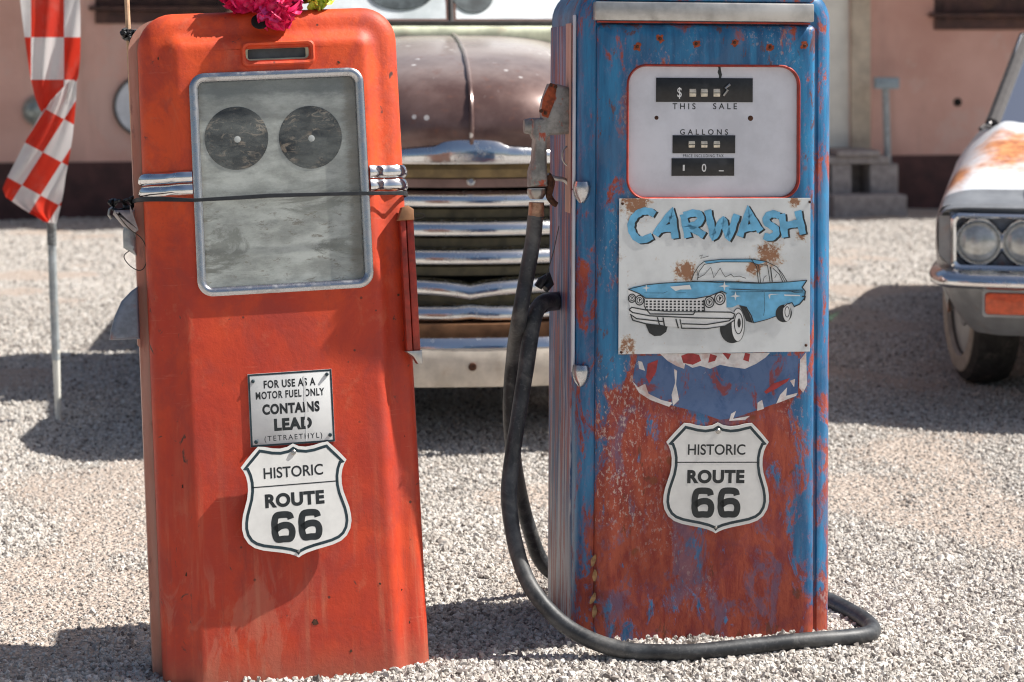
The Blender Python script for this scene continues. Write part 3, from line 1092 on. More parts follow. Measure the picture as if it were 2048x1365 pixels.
    MB().box((-0.13, -0.05, hz), (0.08, 0.09, hz + 0.10), 0.01).build('box', M['bluebox'], ps)
    # round white sign and dome lamp on the wall
    sx, sz = P(290, 212)
    sg = thing('round_sign', mat @ Matrix.Translation((sx, -0.012, sz)), 'round white sign with a black rim on the pink wall', 'sign')
    rx = Matrix.Rotation(R(90), 4, 'X')
    MB().lathe([(0.245, 0.0), (0.245, 0.012)], 48, rx).build('face', M['whitep'], sg)
    MB().lathe([(0.244, 0.0), (0.266, 0.0), (0.266, 0.022), (0.244, 0.022)], 48, rx, cap=False).build('rim', M['black'], sg)
    lx, lz2 = P(76, 222)
    lp = thing('wall_lamp', mat @ Matrix.Translation((lx, 0, lz2)), 'grey green dome lamp on the pink wall behind the checkered flag', 'lamp')
    MB().lathe([(0.13, 0.001), (0.13, 0.03), (0.115, 0.07), (0.08, 0.11), (0.03, 0.128)], 28, rx).build('dome', M['dome'], lp)


make_building()


# ------------------------------------------------------------------ old truck
def wheel(parent, name, x, y, r, w, rim_m, white=False, steer=0.0):
    """tyre turned about x, rim as a sub-part"""
    mt = Matrix.Translation((x, y, r)) @ Matrix.Rotation(steer, 4, 'Z') @ Matrix.Rotation(R(90), 4, 'Y')
    h = w / 2
    t = MB().lathe([(r * 0.62, -h * 0.8), (r * 0.86, -h), (r * 0.96, -h * 0.85), (r, -h * 0.55), (r, h * 0.55), (r * 0.96, h * 0.85), (r * 0.86, h), (r * 0.62, h * 0.8)], 36, mt, cap=False)
    for k in range(-2, 3):
        pass
    wo_ = t.build(name, M['tyre'], parent)
    s = -1 if x < 0 else 1
    if white:
        MB().lathe([(r * 0.64, s * h * 0.86), (r * 0.66, s * (h + 0.004)), (r * 0.84, s * (h + 0.006)), (r * 0.86, s * (h + 0.001))], 36, mt, cap=False).build('whitewall', M['whitewall'], wo_)
    MB().lathe([(r * 0.625, -h * 0.78), (r * 0.58, s * h * 0.3), (r * 0.5, s * h * 0.45), (r * 0.3, s * h * 0.5), (r * 0.26, s * h * 0.85), (r * 0.1, s * h * 0.98)], 30, mt).build('rim', rim_m, wo_)
    return wo_


def make_truck():
    Y0 = 7.95
    base = Vector(((945 - CX) * Y0 / F, Y0, 0))
    mat = Matrix.Translation(base) @ Matrix.Rotation(R(4.5), 4, 'Z')
    t = thing('old_pickup_truck', mat, 'weathered brown antique pickup truck with chrome bar grille, parked behind both pumps', 'truck')

    def arc(hw, z, y0, curve, n=24, dz=0.0):
        return [(hw * s, y0 + curve * (abs(s) ** 2.2), z + dz * (1 - s * s)) for s in [i / n * 2 - 1 for i in range(n + 1)]]

    def bar(hw, zc, y0, curve, prof, kink=None):
        m = MB()
        rings = []
        for x, y, z in arc(hw, zc, y0, curve):
            k = kink(x) if kink else 0
            rings.append([(x, y + py, z + pz + k) for py, pz in prof])
        m.loft(rings, True, True, True)
        return m
    half = [(0.065, 0.031), (0.045, 0.032), (0.024, 0.027), (0.009, 0.015), (0.002, 0.002), (0.0, -0.012), (0.004, -0.024), (0.016, -0.029), (0.065, -0.022)]
    for i, py in enumerate((399, 457, 514, 572, 627)):
        z = CH - (py - HY) * (Y0 + 0.12) / F
        kink = (lambda x: -0.022 * math.exp(-abs(x) / 0.10)) if i == 3 else ((lambda x: 0.007 * math.exp(-(x / 0.04) ** 2)) if i == 4 else None)
        bar(0.56 + 0.012 * i, z, 0.10, 0.2, half, kink).build('grille_bar', M['car_chrome'], t, smooth=50)
    for py in (428, 486, 543, 600):
        z = CH - (py - HY) * (Y0 + 0.17) / F
        bar(0.55, z, 0.155, 0.2, [(0.03, 0.022), (0.0, 0.017), (0.0, -0.014), (0.03, -0.018)]).build('inner_bar', M['innerbar'], t)
    MB().loft([[(x, y + 0.09, 0.44), (x, y + 0.09, 1.06)] for x, y, z in arc(0.56, 0, 0.12, 0.2)], False).build('grille_backing', M['deep'], t)
    # crown trim over the grille, raised in the middle
    def ctop(x):
        k = max(0, 1 - (abs(x) / 0.125) ** 4) if abs(x) < 0.125 else 0
        return 1.122 - 0.020 * (abs(x) / 0.3) ** 2 + 0.022 * (k ** 0.6)
    rings = []
    for i in range(61):
        x = -0.52 + 1.04 * i / 60
        y = 0.045 + 0.2 * (abs(x) / 0.56) ** 2.2
        zt = ctop(x)
        rings.append([(x, y + 0.05, zt - 0.004), (x, y + 0.022, zt), (x, y + 0.006, zt - 0.012), (x, y, 1.075), (x, y + 0.006, 1.048), (x, y + 0.05, 1.043)])
    MB().loft(rings, True, True, True).build('grille_crown', M['car_chrome'], t, smooth=50)
    bar(0.56, 1.017, 0.085, 0.2, [(0.05, 0.028), (0.012, 0.026), (0.0, 0.008), (0.012, -0.022), (0.05, -0.022)]).build('upper_lip', M['olivep'], t)
    bar(0.56, 0.972, 0.115, 0.2, [(0.05, 0.018), (0.0, 0.018), (0.0, -0.014), (0.05, -0.014)]).build('grille_header', M['truckp'], t)
    MB().lathe([(0.014, 0), (0.016, 0.012), (0.009, 0.02)], 16, Matrix.Translation((0, 0.112, 0.982)) @ Matrix.Rotation(R(90), 4, 'X')).build('badge_knob', M['car_chrome'], t)
    bar(0.62, 0.432, 0.09, 0.2, [(0.08, 0.03), (0.0, 0.028), (0.01, -0.03), (0.08, -0.03)]).build('apron', M['rustp'], t)
    bp = [(0.05, 0.085), (0.018, 0.084), (0.006, 0.062), (0.0, 0.02), (0.0, -0.05), (0.012, -0.082), (0.05, -0.085)]
    bo = bar(0.92, 0.325, 0.0, 0.22, bp).build('bumper', M['bumperp'], t, smooth=40)
    bar(0.91, 0.398, 0.008, 0.22, [(0.04, 0.021), (0.014, 0.02), (0.0, 0.004), (-0.004, -0.014), (0.012, -0.02)]).build('bumper_top_strip', M['car_chrome'], bo)
    MB().lathe([(0.016, 0), (0.014, 0.01)], 12, Matrix.Translation((0, 0.002, 0.318)) @ Matrix.Rotation(R(90), 4, 'X')).build('bolt', M['rustspot'], bo)
    # hood
    prof = [(0.075, 1.095, 0.33), (0.055, 1.13, 0.345), (0.05, 1.17, 0.36), (0.06, 1.225, 0.385), (0.10, 1.29, 0.42), (0.17, 1.345, 0.455), (0.30, 1.40, 0.495), (0.50, 1.447, 0.53), (0.80, 1.485, 0.565), (1.10, 1.507, 0.60), (1.34, 1.518, 0.63)]
    rings = []
    for y, z, hw in prof:
        zb = 0.98 if y > 0.2 else max(0.98, z - 0.28)
        ring = []
        for i in range(41):
            a = math.pi * i / 40
            cx_, sx_ = math.cos(a), math.sin(a)
            x = -hw * math.copysign(abs(cx_) ** 0.62, cx_)
            zz = zb + (z - zb) * (abs(sx_) ** 0.42)
            yy = y + 0.20 * (abs(x) / 0.56) ** 2.2 * max(0, 1 - y / 0.8)
            ring.append((x, yy, zz))
        rings.append(ring)
    MB().loft(rings, False).build('hood', M['hood'], t, smooth=60)
    hs = [(0, y - 0.004 if z < 1.3 else y, z + 0.003) for y, z, hw in prof]
    MB().tube(bez(hs, 4), 0.0085, 8).build('hood_strip', M['hood'], t)
    MB().box((-0.66, 1.345, 1.44), (0.66, 1.50, 1.558), 0.03, 3).build('cowl', M['cowlp'], t)
    # cab, open where the glass sits
    c = MB()
    def cring(z, hw, y0, y1, r=0.12):
        return [(p[0], p[1], z) for p in rrect(-hw, y0, hw, y1, r, 6)]
    c.loft([cring(0.5, 0.80, 1.5, 2.75), cring(1.0, 0.83, 1.48, 2.78), cring(1.555, 0.80, 1.50, 2.76)], True, True, False)
    c.loft([cring(1.90, 0.68, 1.70, 2.62, 0.16), cring(1.97, 0.60, 1.78, 2.55, 0.18), cring(1.99, 0.45, 1.95, 2.40, 0.2)], True, True, True)
    for sx in (-1, 1):
        c.tube([(sx * 0.74, 1.545, 1.55), (sx * 0.64, 1.76, 1.93)], 0.045, 8)
        c.tube([(sx * 0.74, 2.70, 1.55), (sx * 0.64, 2.56, 1.93)], 0.06, 8)
    c.build('cab', M['truckp'], t)
    for sx in (-1, 1):
        w = MB().add([(sx * 0.012, 1.525, 1.578), (sx * 0.68, 1.585, 1.578), (sx * 0.60, 1.765, 1.90), (sx * 0.012, 1.715, 1.90)], [(0, 1, 2, 3)]).build('windshield', M['glass'], t, smooth=0)
        sh = MB()
        sh.add([(sx * 0.022, 1.519, 1.590), (sx * 0.66, 1.577, 1.590), (sx * 0.59, 1.742, 1.88), (sx * 0.022, 1.692, 1.88)], [(0, 1, 2, 3)])
        so = sh.build('white_eye_panel', M['board'], w, smooth=0)
    # eyes painted on the windshield: a dark oval on each white panel
    for px, py, rx_, ry_ in ((803, -22, 0.150, 0.105), (945, -8, 0.090, 0.085)):
        p = mat.inverted() @ at(px, py, Y0 + 1.58)
        yb = 1.517 + 0.09 * abs(p.x) + (p.z - 1.590) * 0.595
        dm = (Matrix.Translation((p.x, yb - 0.004, p.z)) @ Matrix.Rotation(math.atan(0.09) * (1 if p.x > 0 else -1), 4, 'Z')
              @ Matrix.Rotation(R(90) - math.atan(0.597), 4, 'X') @ Matrix.Diagonal((rx_, ry_, 1, 1)))
        MB().lathe([(1.0, -0.003), (1.0, 0.003)], 40, dm).build('dark_disc', M['disc'], t)
    f = MB()
    f.box((-0.70, 1.50, 1.556), (0.70, 1.545, 1.582), 0.006)
    f.tube([(0, 1.515, 1.57), (0, 1.70, 1.92)], 0.013, 8)
    f.build('windshield_seal', M['seal'], t)
    # fenders with head lamps, wheels, running boards, bed
    for sx in (-1, 1):
        rings = []
        for y, z, x0, x1 in ((0.13, 0.62, 0.50, 0.80), (0.16, 0.86, 0.46, 0.86), (0.28, 0.98, 0.43, 0.90), (0.55, 1.04, 0.42, 0.93), (0.9, 1.01, 0.42, 0.93), (1.2, 0.86, 0.45, 0.92), (1.45, 0.6, 0.5, 0.9), (1.6, 0.42, 0.55, 0.88)):
            ring = []
            for i in range(13):
                a = math.pi * i / 12
                x = (x0 + x1) / 2 - (x1 - x0) / 2 * math.copysign(abs(math.cos(a)) ** 0.6, math.cos(a))
                ring.append((sx * x, y, z - 0.26 * (1 - math.sin(a) ** 0.6)))
            rings.append(ring)
        MB().loft(rings, False).build('fender', M['truckp'], t, smooth=60)
        hl = MB().lathe([(0.10, 0.0), (0.115, 0.03), (0.115, 0.16), (0.06, 0.24)], 24, Matrix.Translation((sx * 0.66, 0.10, 0.84)) @ Matrix.Rotation(R(-90), 4, 'X')).build('headlight', M['truckp'], t)
        MB().lathe([(0.098, 0.0), (0.085, 0.02), (0.04, 0.035)], 24, Matrix.Translation((sx * 0.66, 0.10, 0.84)) @ Matrix.Rotation(R(90), 4, 'X')).build('lens', M['lens'], hl)
        wheel(t, 'wheel', sx * 0.74, 0.80, 0.37, 0.18, M['truckp'])
        wheel(t, 'wheel', sx * 0.74, 3.75, 0.37, 0.18, M['truckp'])
        MB().box((sx * 0.86 - 0.12, 1.6, 0.38), (sx * 0.86 + 0.12, 3.2, 0.43), 0.01).build('running_board', M['truckp'], t)
    MB().box((-0.78, 2.82, 0.55), (0.78, 4.9, 1.15), 0.02).build('bed', M['truckp'], t)
    MB().box((-0.45, 0.25, 0.3), (0.45, 4.8, 0.5), 0.03).build('chassis', M['deep'], t)


make_truck()


# ------------------------------------------------------------------ rusty white sedan
def make_car():
    mat = Matrix.Translation((2.60, 8.47, 0)) @ Matrix.Rotation(R(-14), 4, 'Z')
    t = thing('rusty_sedan', mat, 'pale old sedan with rust on its fender and round twin headlights', 'car')

    def sec(y, pts, dy=None):
        pts = [(p.x, p.y) for p in bez([(a, b, 0) for a, b in pts], 4)]
        half = [(-x, z) for x, z in pts]
        full = half + [(x, z) for x, z in pts[::-1][1:]] if pts[-1][0] == 0 else half
        return [(x, y + (dy(x, z) if dy else 0), z) for x, z in full]
    fr = lambda x, z: 0.06 * (abs(x) / 0.95) ** 3
    body = MB()
    S = [
        (0.03, [(0.88, 0.60), (0.945, 0.64), (0.945, 0.80), (0.885, 0.845), (0.62, 0.852), (0, 0.858)]),
        (0.20, [(0.92, 0.42), (0.965, 0.62), (0.955, 0.81), (0.875, 0.875), (0.62, 0.885), (0, 0.895)]),
        (0.23, [(0.92, 0.42), (0.966, 0.62), (0.955, 0.815), (0.868, 0.885), (0.62, 0.897), (0, 0.907)]),
        (0.50, [(0.93, 0.36), (0.97, 0.62), (0.95, 0.84), (0.845, 0.935), (0.62, 0.95), (0, 0.96)]),
        (0.95, [(0.93, 0.32), (0.975, 0.62), (0.95, 0.87), (0.80, 1.005), (0.60, 1.02), (0, 1.03)]),
        (1.45, [(0.93, 0.30), (0.975, 0.62), (0.95, 0.90), (0.765, 1.075), (0.58, 1.085), (0, 1.09)]),
        (1.72, [(0.93, 0.30), (0.975, 0.62), (0.95, 0.92), (0.765, 1.105), (0.58, 1.11), (0, 1.11)]),
        (3.5, [(0.93, 0.30), (0.975, 0.62), (0.95, 0.92), (0.80, 1.10), (0.6, 1.11), (0, 1.11)]),
        (4.6, [(0.93, 0.34), (0.965, 0.62), (0.94, 0.88), (0.80, 0.98), (0.6, 1.0), (0, 1.0)]),
        (5.1, [(0.88, 0.40), (0.93, 0.62), (0.91, 0.84), (0.78, 0.92), (0.6, 0.93), (0, 0.93)]),
    ]
    rings = [sec(y, p, fr if y < 0.3 else None) for y, p in S[2:]]
    body.loft(rings, False)
    body.add(sec(5.1, S[-1][1]), [tuple(range(41))])
    body.build('body', M['carw'], t, smooth=50)
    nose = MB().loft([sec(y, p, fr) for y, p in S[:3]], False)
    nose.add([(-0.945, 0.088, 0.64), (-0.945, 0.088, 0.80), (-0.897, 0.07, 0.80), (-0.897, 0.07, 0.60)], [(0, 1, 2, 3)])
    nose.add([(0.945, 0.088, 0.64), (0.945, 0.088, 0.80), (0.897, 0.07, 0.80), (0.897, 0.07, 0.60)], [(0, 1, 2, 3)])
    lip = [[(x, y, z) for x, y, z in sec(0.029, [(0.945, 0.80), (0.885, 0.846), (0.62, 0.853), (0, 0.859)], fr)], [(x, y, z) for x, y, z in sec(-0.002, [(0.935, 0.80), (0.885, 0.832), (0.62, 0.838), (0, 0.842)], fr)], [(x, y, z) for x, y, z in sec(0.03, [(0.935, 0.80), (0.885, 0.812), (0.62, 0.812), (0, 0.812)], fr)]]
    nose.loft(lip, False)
    nose.build('nose_panel', M['silver_shade'], t, smooth=24)  # front of the white body coloured grey, its shade put into the paint
    # seam between fender and hood
    sm_ = [(-0.60, 0.05, 0.856), (-0.60, 0.23, 0.902), (-0.60, 0.5, 0.953), (-0.585, 0.95, 1.024), (-0.57, 1.45, 1.089), (-0.56, 1.70, 1.113)]
    MB().tube(bez(sm_, 5), 0.006, 6).build('hood_seam', M['seal'], t)
    # recessed front, lamps in a bright surround
    MB().box((-0.90, 0.06, 0.585), (0.90, 0.07, 0.815)).build('grille_panel', M['scoop'], t, smooth=0)
    gr = MB()
    for k in range(9):
        gr.box((-0.48, 0.02, 0.61 + 0.023 * k), (0.48, 0.045, 0.616 + 0.023 * k))
    gr.build('grille', M['car_chrome'], t, smooth=0)
    for sx in (-1, 1):
        x0, x1 = sorted((sx * 0.895, sx * 0.50))
        fr_ = MB()
        o1 = rrect(x0, 0.592, x1, 0.815, 0.03, 5)
        o2 = rrect(x0 + 0.022, 0.612, x1 - 0.022, 0.797, 0.022, 5)
        fr_.loft([[(p[0], 0.055, p[1]) for p in o1], [(p[0], 0.0, p[1]) for p in o1], [(p[0] * 0.5 + q[0] * 0.5, -0.008, p[1] * 0.5 + q[1] * 0.5) for p, q in zip(o1, o2)], [(p[0], 0.0, p[1]) for p in o2], [(p[0], 0.055, p[1]) for p in o2]], True)
        hb = fr_.build('lamp_surround', M['car_chrome'], t, smooth=50)
        for hx in (0.787, 0.607):
            mm = Matrix.Translation((sx * hx, 0.05, 0.702)) @ Matrix.Rotation(R(90), 4, 'X')
            h = MB().lathe([(0.096, 0.0), (0.096, 0.035), (0.088, 0.045), (0.080, 0.038), (0.078, 0.02)], 32, mm, cap=False).build('headlight', M['car_chrome'], t, smooth=50)
            MB().lathe([(0.080, 0.026), (0.068, 0.044), (0.045, 0.056), (0.018, 0.062), (0.001, 0.063)], 32, mm).build('lens', M['lens'], h, smooth=70)
    # bumper wrapping round the corners
    path = bez([(-0.995, 0.50, 0), (-0.992, 0.20, 0), (-0.955, 0.0, 0), (-0.86, -0.075, 0), (-0.5, -0.10, 0), (0, -0.12, 0), (0.5, -0.10, 0), (0.86, -0.075, 0), (0.955, 0.0, 0), (0.992, 0.20, 0), (0.995, 0.50, 0)], 6)
    pr = [(0.10, 0.600), (0.05, 0.592), (0.012, 0.575), (0.0, 0.555), (0.004, 0.535), (0.03, 0.525), (0.08, 0.53)]
    rings = []
    for i, p in enumerate(path):
        tg = (path[min(i + 1, len(path) - 1)] - path[max(i - 1, 0)]).normalized()
        nrm = Vector((-tg.y, tg.x, 0))
        rings.append([p + nrm * a + Vector((0, 0, b)) for a, b in pr])
    MB().loft(rings, True, True, True).build('bumper', M['car_chrome'], t, smooth=60)
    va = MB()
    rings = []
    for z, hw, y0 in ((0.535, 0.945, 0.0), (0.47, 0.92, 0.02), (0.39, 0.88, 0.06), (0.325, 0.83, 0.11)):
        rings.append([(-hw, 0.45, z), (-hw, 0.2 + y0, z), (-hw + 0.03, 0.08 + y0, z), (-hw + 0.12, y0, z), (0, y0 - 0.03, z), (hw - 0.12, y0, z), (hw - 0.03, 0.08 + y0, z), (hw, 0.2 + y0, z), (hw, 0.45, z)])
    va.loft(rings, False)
    va.build('valance', M['silver_shade'], t, smooth=50)
    for sx in (-1, 1):
        x0, x1 = sorted((sx * 0.76, sx * 0.53))
        s = MB().prism(rrect(x0, 0.425, x1, 0.508, 0.012, 4), -0.045, 0.06, 0.008).build('turn_signal', M['amber'], t)
        MB().loft([[(p[0], yy, p[1]) for p in rrect(x0 - e, 0.425 - e, x1 + e, 0.508 + e, 0.014, 4)] for e, yy in ((0.012, 0.06), (0.012, -0.03), (0.002, -0.03))], True).build('surround', M['silver_shade'], s)
        wheel(t, 'wheel', sx * 0.81, 1.02, 0.335, 0.20, M['silver_shade'], True, R(16))
        wheel(t, 'wheel', sx * 0.80, 4.0, 0.335, 0.20, M['silver_shade'], True)
    # greenhouse
    def ring(z, hw, y0, y1, r):
        return [(p[0], p[1], z) for p in rrect(-hw, y0, hw, y1, r, 6)]
    MB().loft([ring(1.50, 0.645, 2.32, 3.45, 0.12), ring(1.545, 0.60, 2.42, 3.38, 0.15), ring(1.56, 0.45, 2.6, 3.2, 0.2)], True, True, True).build('roof', M['carw'], t, smooth=60)
    B0 = [(-0.785, 1.69, 1.105), (0.785, 1.69, 1.105), (0.785, 4.1, 1.09), (-0.785, 4.1, 1.09)]
    T0 = [(-0.645, 2.34, 1.51), (0.645, 2.34, 1.51), (0.645, 3.43, 1.51), (-0.645, 3.43, 1.51)]
    for k in range(4):
        MB().tube([B0[k], T0[k]], 0.034, 8).build('pillar', M['seal'], t)
        nk = (k + 1) % 4
        e = 0.004
        MB().add([B0[k], B0[nk], T0[nk], T0[k]], [(0, 1, 2, 3)]).build('window_glass', M['cglass'], t, smooth=0)
    MB().tube([Vector(B0[0]) + Vector((-0.01, -0.03, 0.0)), Vector(T0[0]) + Vector((-0.012, -0.03, 0.01))], 0.009, 6).build('pillar_trim', M['car_chrome'], t)
    MB().box((-0.85, 1.3, 0.25), (0.85, 4.9, 0.5), 0.05).build('floor_pan', M['deep'], t)
    sw = MB().tube([(-0.4 + 0.19 * math.cos(a), 2.35 + 0.07 * math.sin(a), 1.10 + 0.16 * math.sin(a)) for a in [2 * math.pi * i / 24 for i in range(24)]], 0.014, 6, closed=True)
    sw.build('steering_wheel', M['black'], t)
    MB().box((-0.7, 2.6, 0.6), (0.7, 2.8, 1.25), 0.06).build('seat', M['seat_green'], t)
    MB().box((-0.74, 1.78, 0.9), (0.74, 2.05, 1.085), 0.04).build('dashboard', M['seat_green'], t)
    MB().tube([(-0.79, 1.66, 1.09), (-0.82, 1.62, 1.10), (-0.835, 1.58, 1.085)], 0.010, 5).build('cowl_seal', M['seal'], t)


make_car()


# ------------------------------------------------------------------ red pump
MR = pump_matrix(583, 1357, 11, 7.0, -2.1)
r_ = lambda px, py, v=0.0: on(MR, px, py, v)


def bolt(m, x, z, y, r=0.006):
    m.lathe([(r, 0.0), (r, 0.002), (r * 0.6, 0.0045)], 12, Matrix.Translation((x, y, z)) @ Matrix.Rotation(R(90), 4, 'X'))
    return m


def sweep_h(path, prof):
    """path of (x, y) points at one height, profile of (outward, z)"""
    rings = []
    for i, p in enumerate(path):
        a, b = Vector(path[max(i - 1, 0)]), Vector(path[min(i + 1, len(path) - 1)])
        tg = (b - a).normalized()
        n = Vector((tg.y, -tg.x))
        rings.append([(p[0] + n.x * o, p[1] + n.y * o, z) for o, z in prof])
    return MB().loft(rings, True, True, True)


def make_red_pump():
    t = thing('red_fuel_pump', MR, 'orange red antique fuel pump with a clouded dial window, leaning slightly', 'fuel pump', 'antique fuel pumps')
    XL = (r_(308, 900, 0.05)[0] + r_(284, 300, 0.05)[0]) / 2
    XR = (r_(834, 900, 0.05)[0] + r_(812, 400, 0.05)[0]) / 2
    ZT = r_(545, 19, 0.03)[1]
    ZB = -0.07
    prof = [(0.0, 0.11), (0.0, 0.060), (0.003, 0.050), (0.009, 0.040), (0.018, 0.033), (0.030, 0.029), (0.043, 0.027), (0.053, 0.0255), (0.063, 0.020), (0.072, 0.011), (0.080, 0.004), (0.088, 0.0008), (0.096, 0.0), (0.100, 0.0)]

    def out(i):
        return rrect(XL + i, ZB, XR - i, ZT - i, max(0.012, 0.085 - i * 0.75), 8, True)
    rings = [(out(i), v) for i, v in prof]
    # openings: dial, sale window, filler hole
    d0, d1 = r_(386, 152), r_(740, 575)
    d2, d3 = r_(722, 143), r_(398, 583)
    dx0, dx1 = (d0[0] + d3[0]) / 2, (d1[0] + d2[0]) / 2
    dz1, dz0 = (d0[1] + d2[1]) / 2, (d1[1] + d3[1]) / 2
    w0, w1 = r_(492, 122), r_(617, 89)
    hx, hz = r_(520, 43)
    holes = [(rrect(dx0 + 0.004, dz0 + 0.004, dx1 - 0.004, dz1 - 0.004, 0.02), 0.055),
             (rrect(w0[0], w0[1], w1[0], w1[1], 0.012), 0.02)]
    shell_front(rings, holes).build('front_shell', M['red'], t, smooth=28)
    hole = MB().lathe([(0.021, -0.002), (0.021, 0.002), (0.017, 0.003), (0.001, 0.0015)], 24, Matrix.Translation((hx, 0.006, hz)) @ Matrix.Rotation(R(62), 4, 'X'))
    hole.build('filler_hole', M['deep'], t)
    # wider weathered rear cabinet
    rr = [rrect(XL - 0.022 + i, ZB, XR + 0.006 - i, ZT - 0.004 - i, 0.08, 8, True) for i in (0.0, 0.0, 0.02)]
    MB().loft([[(p[0], y, p[1]) for p in r] for r, y in zip(rr, (0.115, 0.20, 0.225))], True, True, True).build('rear_cabinet', M['salmon'], t, smooth=30)
    # chrome bezel
    rings = []
    for e, y in ((-0.006, 0.003), (-0.007, -0.007), (-0.003, -0.0105), (0.003, -0.0115), (0.009, -0.010), (0.013, -0.005), (0.0145, 0.0), (0.016, 0.020)):
        rings.append([(p[0], y, p[1]) for p in rrect(dx0 + e, dz0 + e, dx1 - e, dz1 - e, max(0.006, 0.03 - e), 8)])
    bz = MB().loft(rings, True).build('dial_bezel', M['dull_chrome'], t, smooth=40)
    MB().flat(rrect(dx0 + 0.015, dz0 + 0.015, dx1 - 0.015, dz1 - 0.015, 0.012), -0.003).build('glass', M['glass'], bz, smooth=0)
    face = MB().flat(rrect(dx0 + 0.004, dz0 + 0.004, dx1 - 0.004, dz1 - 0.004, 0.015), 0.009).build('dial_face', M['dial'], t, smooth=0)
    for px, py in ((473, 277), (621, 275)):
        cx_, cz_ = r_(px, py, 0.009)
        rad = 0.0765
        d = MB().lathe([(rad, 0.0), (rad, 0.0008), (rad * 0.97, 0.0014), (0.02, 0.001), (0.001, 0.001)], 48, Matrix.Translation((cx_, 0.0088, cz_)) @ Matrix.Rotation(R(90), 4, 'X'))
        do = d.build('dial_disc', M['reel'], face)
        MB().lathe([(0.008, 0.0), (0.008, 0.003), (0.005, 0.004)], 12, Matrix.Translation((cx_ + 0.002, 0.0088, cz_ - 0.003)) @ Matrix.Rotation(R(90), 4, 'X')).build('hub', M['plate'], do)
    # embossed frame of the sale window
    o1 = rrect(w0[0] - 0.010, w0[1] - 0.014, w1[0] + 0.014, w1[1] + 0.010, 0.014)
    o2 = rrect(w0[0] - 0.002, w0[1] - 0.004, w1[0] + 0.004, w1[1] + 0.002, 0.012)
    fr = MB().loft([[(p[0], 0.001, p[1]) for p in o1], [(p[0], -0.006, p[1]) for p in o1], [(a[0] * .6 + b[0] * .4, -0.009, a[1] * .6 + b[1] * .4) for a, b in zip(o1, o2)], [(p[0], -0.006, p[1]) for p in o2], [(p[0], 0.006, p[1]) for p in o2]], True)
    fo = fr.build('sale_window', M['red'], t, smooth=40)
    o3 = rrect(w0[0] - 0.001, w0[1] - 0.003, w1[0] + 0.003, w1[1] + 0.001, 0.012)
    o4 = rrect(w0[0] + 0.006, w0[1] + 0.005, w1[0] - 0.007, w1[1] - 0.006, 0.004)
    MB().loft([[(p[0], 0.004, p[1]) for p in o3], [(p[0], 0.012, p[1]) for p in o4]], True).build('window_lining', M['cowlp'], fo, smooth=0)
    MB().flat(o4, 0.016).build('pane', M['disc'], fo, smooth=0)
    # chrome trim, two ridges each side, following the shell round its corner
    def section(side):
        X = XL if side < 0 else XR
        return [(X - side * i, v) for i, v in prof]
    for side, top, bot in ((-1, 344, 394), (1, 329, 383)):
        px = 330 if side < 0 else 780
        z1, z0 = r_(px, top, 0)[1], r_(px, bot, 0)[1]
        pth = section(side)[::-1]
        edge = dx0 - 0.009 if side < 0 else dx1 + 0.009
        pth = [p for p in pth if (p[0] < edge if side < 0 else p[0] > edge)]
        pth = [(edge, 0.0)] + pth
        if side < 0:
            pth = pth[::-1]
        zm = (z0 + z1) / 2
        tm = MB()
        for a, b in ((z0, zm - 0.001), (zm + 0.001, z1)):
            h = b - a
            k = sweep_h(pth, [(0.0005, a), (0.006, a + h * 0.04), (0.011, a + h * 0.25), (0.012, a + h * 0.5), (0.010, a + h * 0.75), (0.006, b - h * 0.04), (0.0005, b)])
            tm = merge(tm, k)
        tm.build('chrome_trim', M['chrome'], t, smooth=45)
    # riveted lead plate
    pl = [r_(497, 747), r_(666, 740), r_(667, 886), r_(499, 893)]
    x0, x1 = (pl[0][0] + pl[3][0]) / 2, (pl[1][0] + pl[2][0]) / 2
    z1, z0 = (pl[0][1] + pl[1][1]) / 2, (pl[2][1] + pl[3][1]) / 2
    W, H = x1 - x0, z1 - z0
    po = MB().prism([(x0, z0), (x1, z0), (x1, z1), (x0, z1)], -0.004, -0.0005, 0.0006).build('warning_plate', M['plate'], t)
    b = MB()
    o1, o2 = [(x0 + 0.0002, z0 + 0.0002), (x1 - 0.0002, z0 + 0.0002), (x1 - 0.0002, z1 - 0.0002), (x0 + 0.0002, z1 - 0.0002)], rrect(x0 + 0.006, z0 + 0.006, x1 - 0.006, z1 - 0.006, 0.005, 5)
    b.ribbon([(x0 + 0.0025, z0 + 0.0025), (x1 - 0.0025, z0 + 0.0025), (x1 - 0.0025, z1 - 0.0025), (x0 + 0.0025, z1 - 0.0025)], 0.0045, -0.0043, True)
    b.build('border', M['inkblue'], po, smooth=0)
    q = lambda a: x0 + W * a
    p = lambda a: z1 - H * a
    tx = MB()
    for s, a0, b0, a1, b1, bo, sp in (('FOR USE AS A', .185, .21, .80, .10, .03, 1.12), ('MOTOR FUEL ONLY', .085, .355, .90, .25, .03, 1.14),
                                      ('CONTAINS', .155, .572, .835, .425, .05, 1.1), ('LEAD', .285, .80, .735, .63, .055, 1.1), ('(TETRAETHYL)', .165, .955, .85, .86, .006, 1.3)):
        tx = merge(tx, text_mb(s, q(a0), p(b0), q(a1), p(b1), -0.0042, bo, sp))
    tx.build('lettering', M['ink'], po, smooth=0)
    # the print is rubbed away along one upright scrape
    sc2 = MB().flat([(q(.652), p(.075)), (q(.668), p(.07)), (q(.682), p(.22)), (q(.676), p(.36)), (q(.692), p(.50)), (q(.690), p(.62)), (q(.672), p(.70)), (q(.680), p(.80)), (q(.668), p(.96)), (q(.654), p(.97)), (q(.660), p(.80)), (q(.650), p(.68)), (q(.664), p(.55)), (q(.650), p(.38)), (q(.660), p(.24))], -0.0044)
    sc2.build('scrape', M['plate'], po, smooth=0)
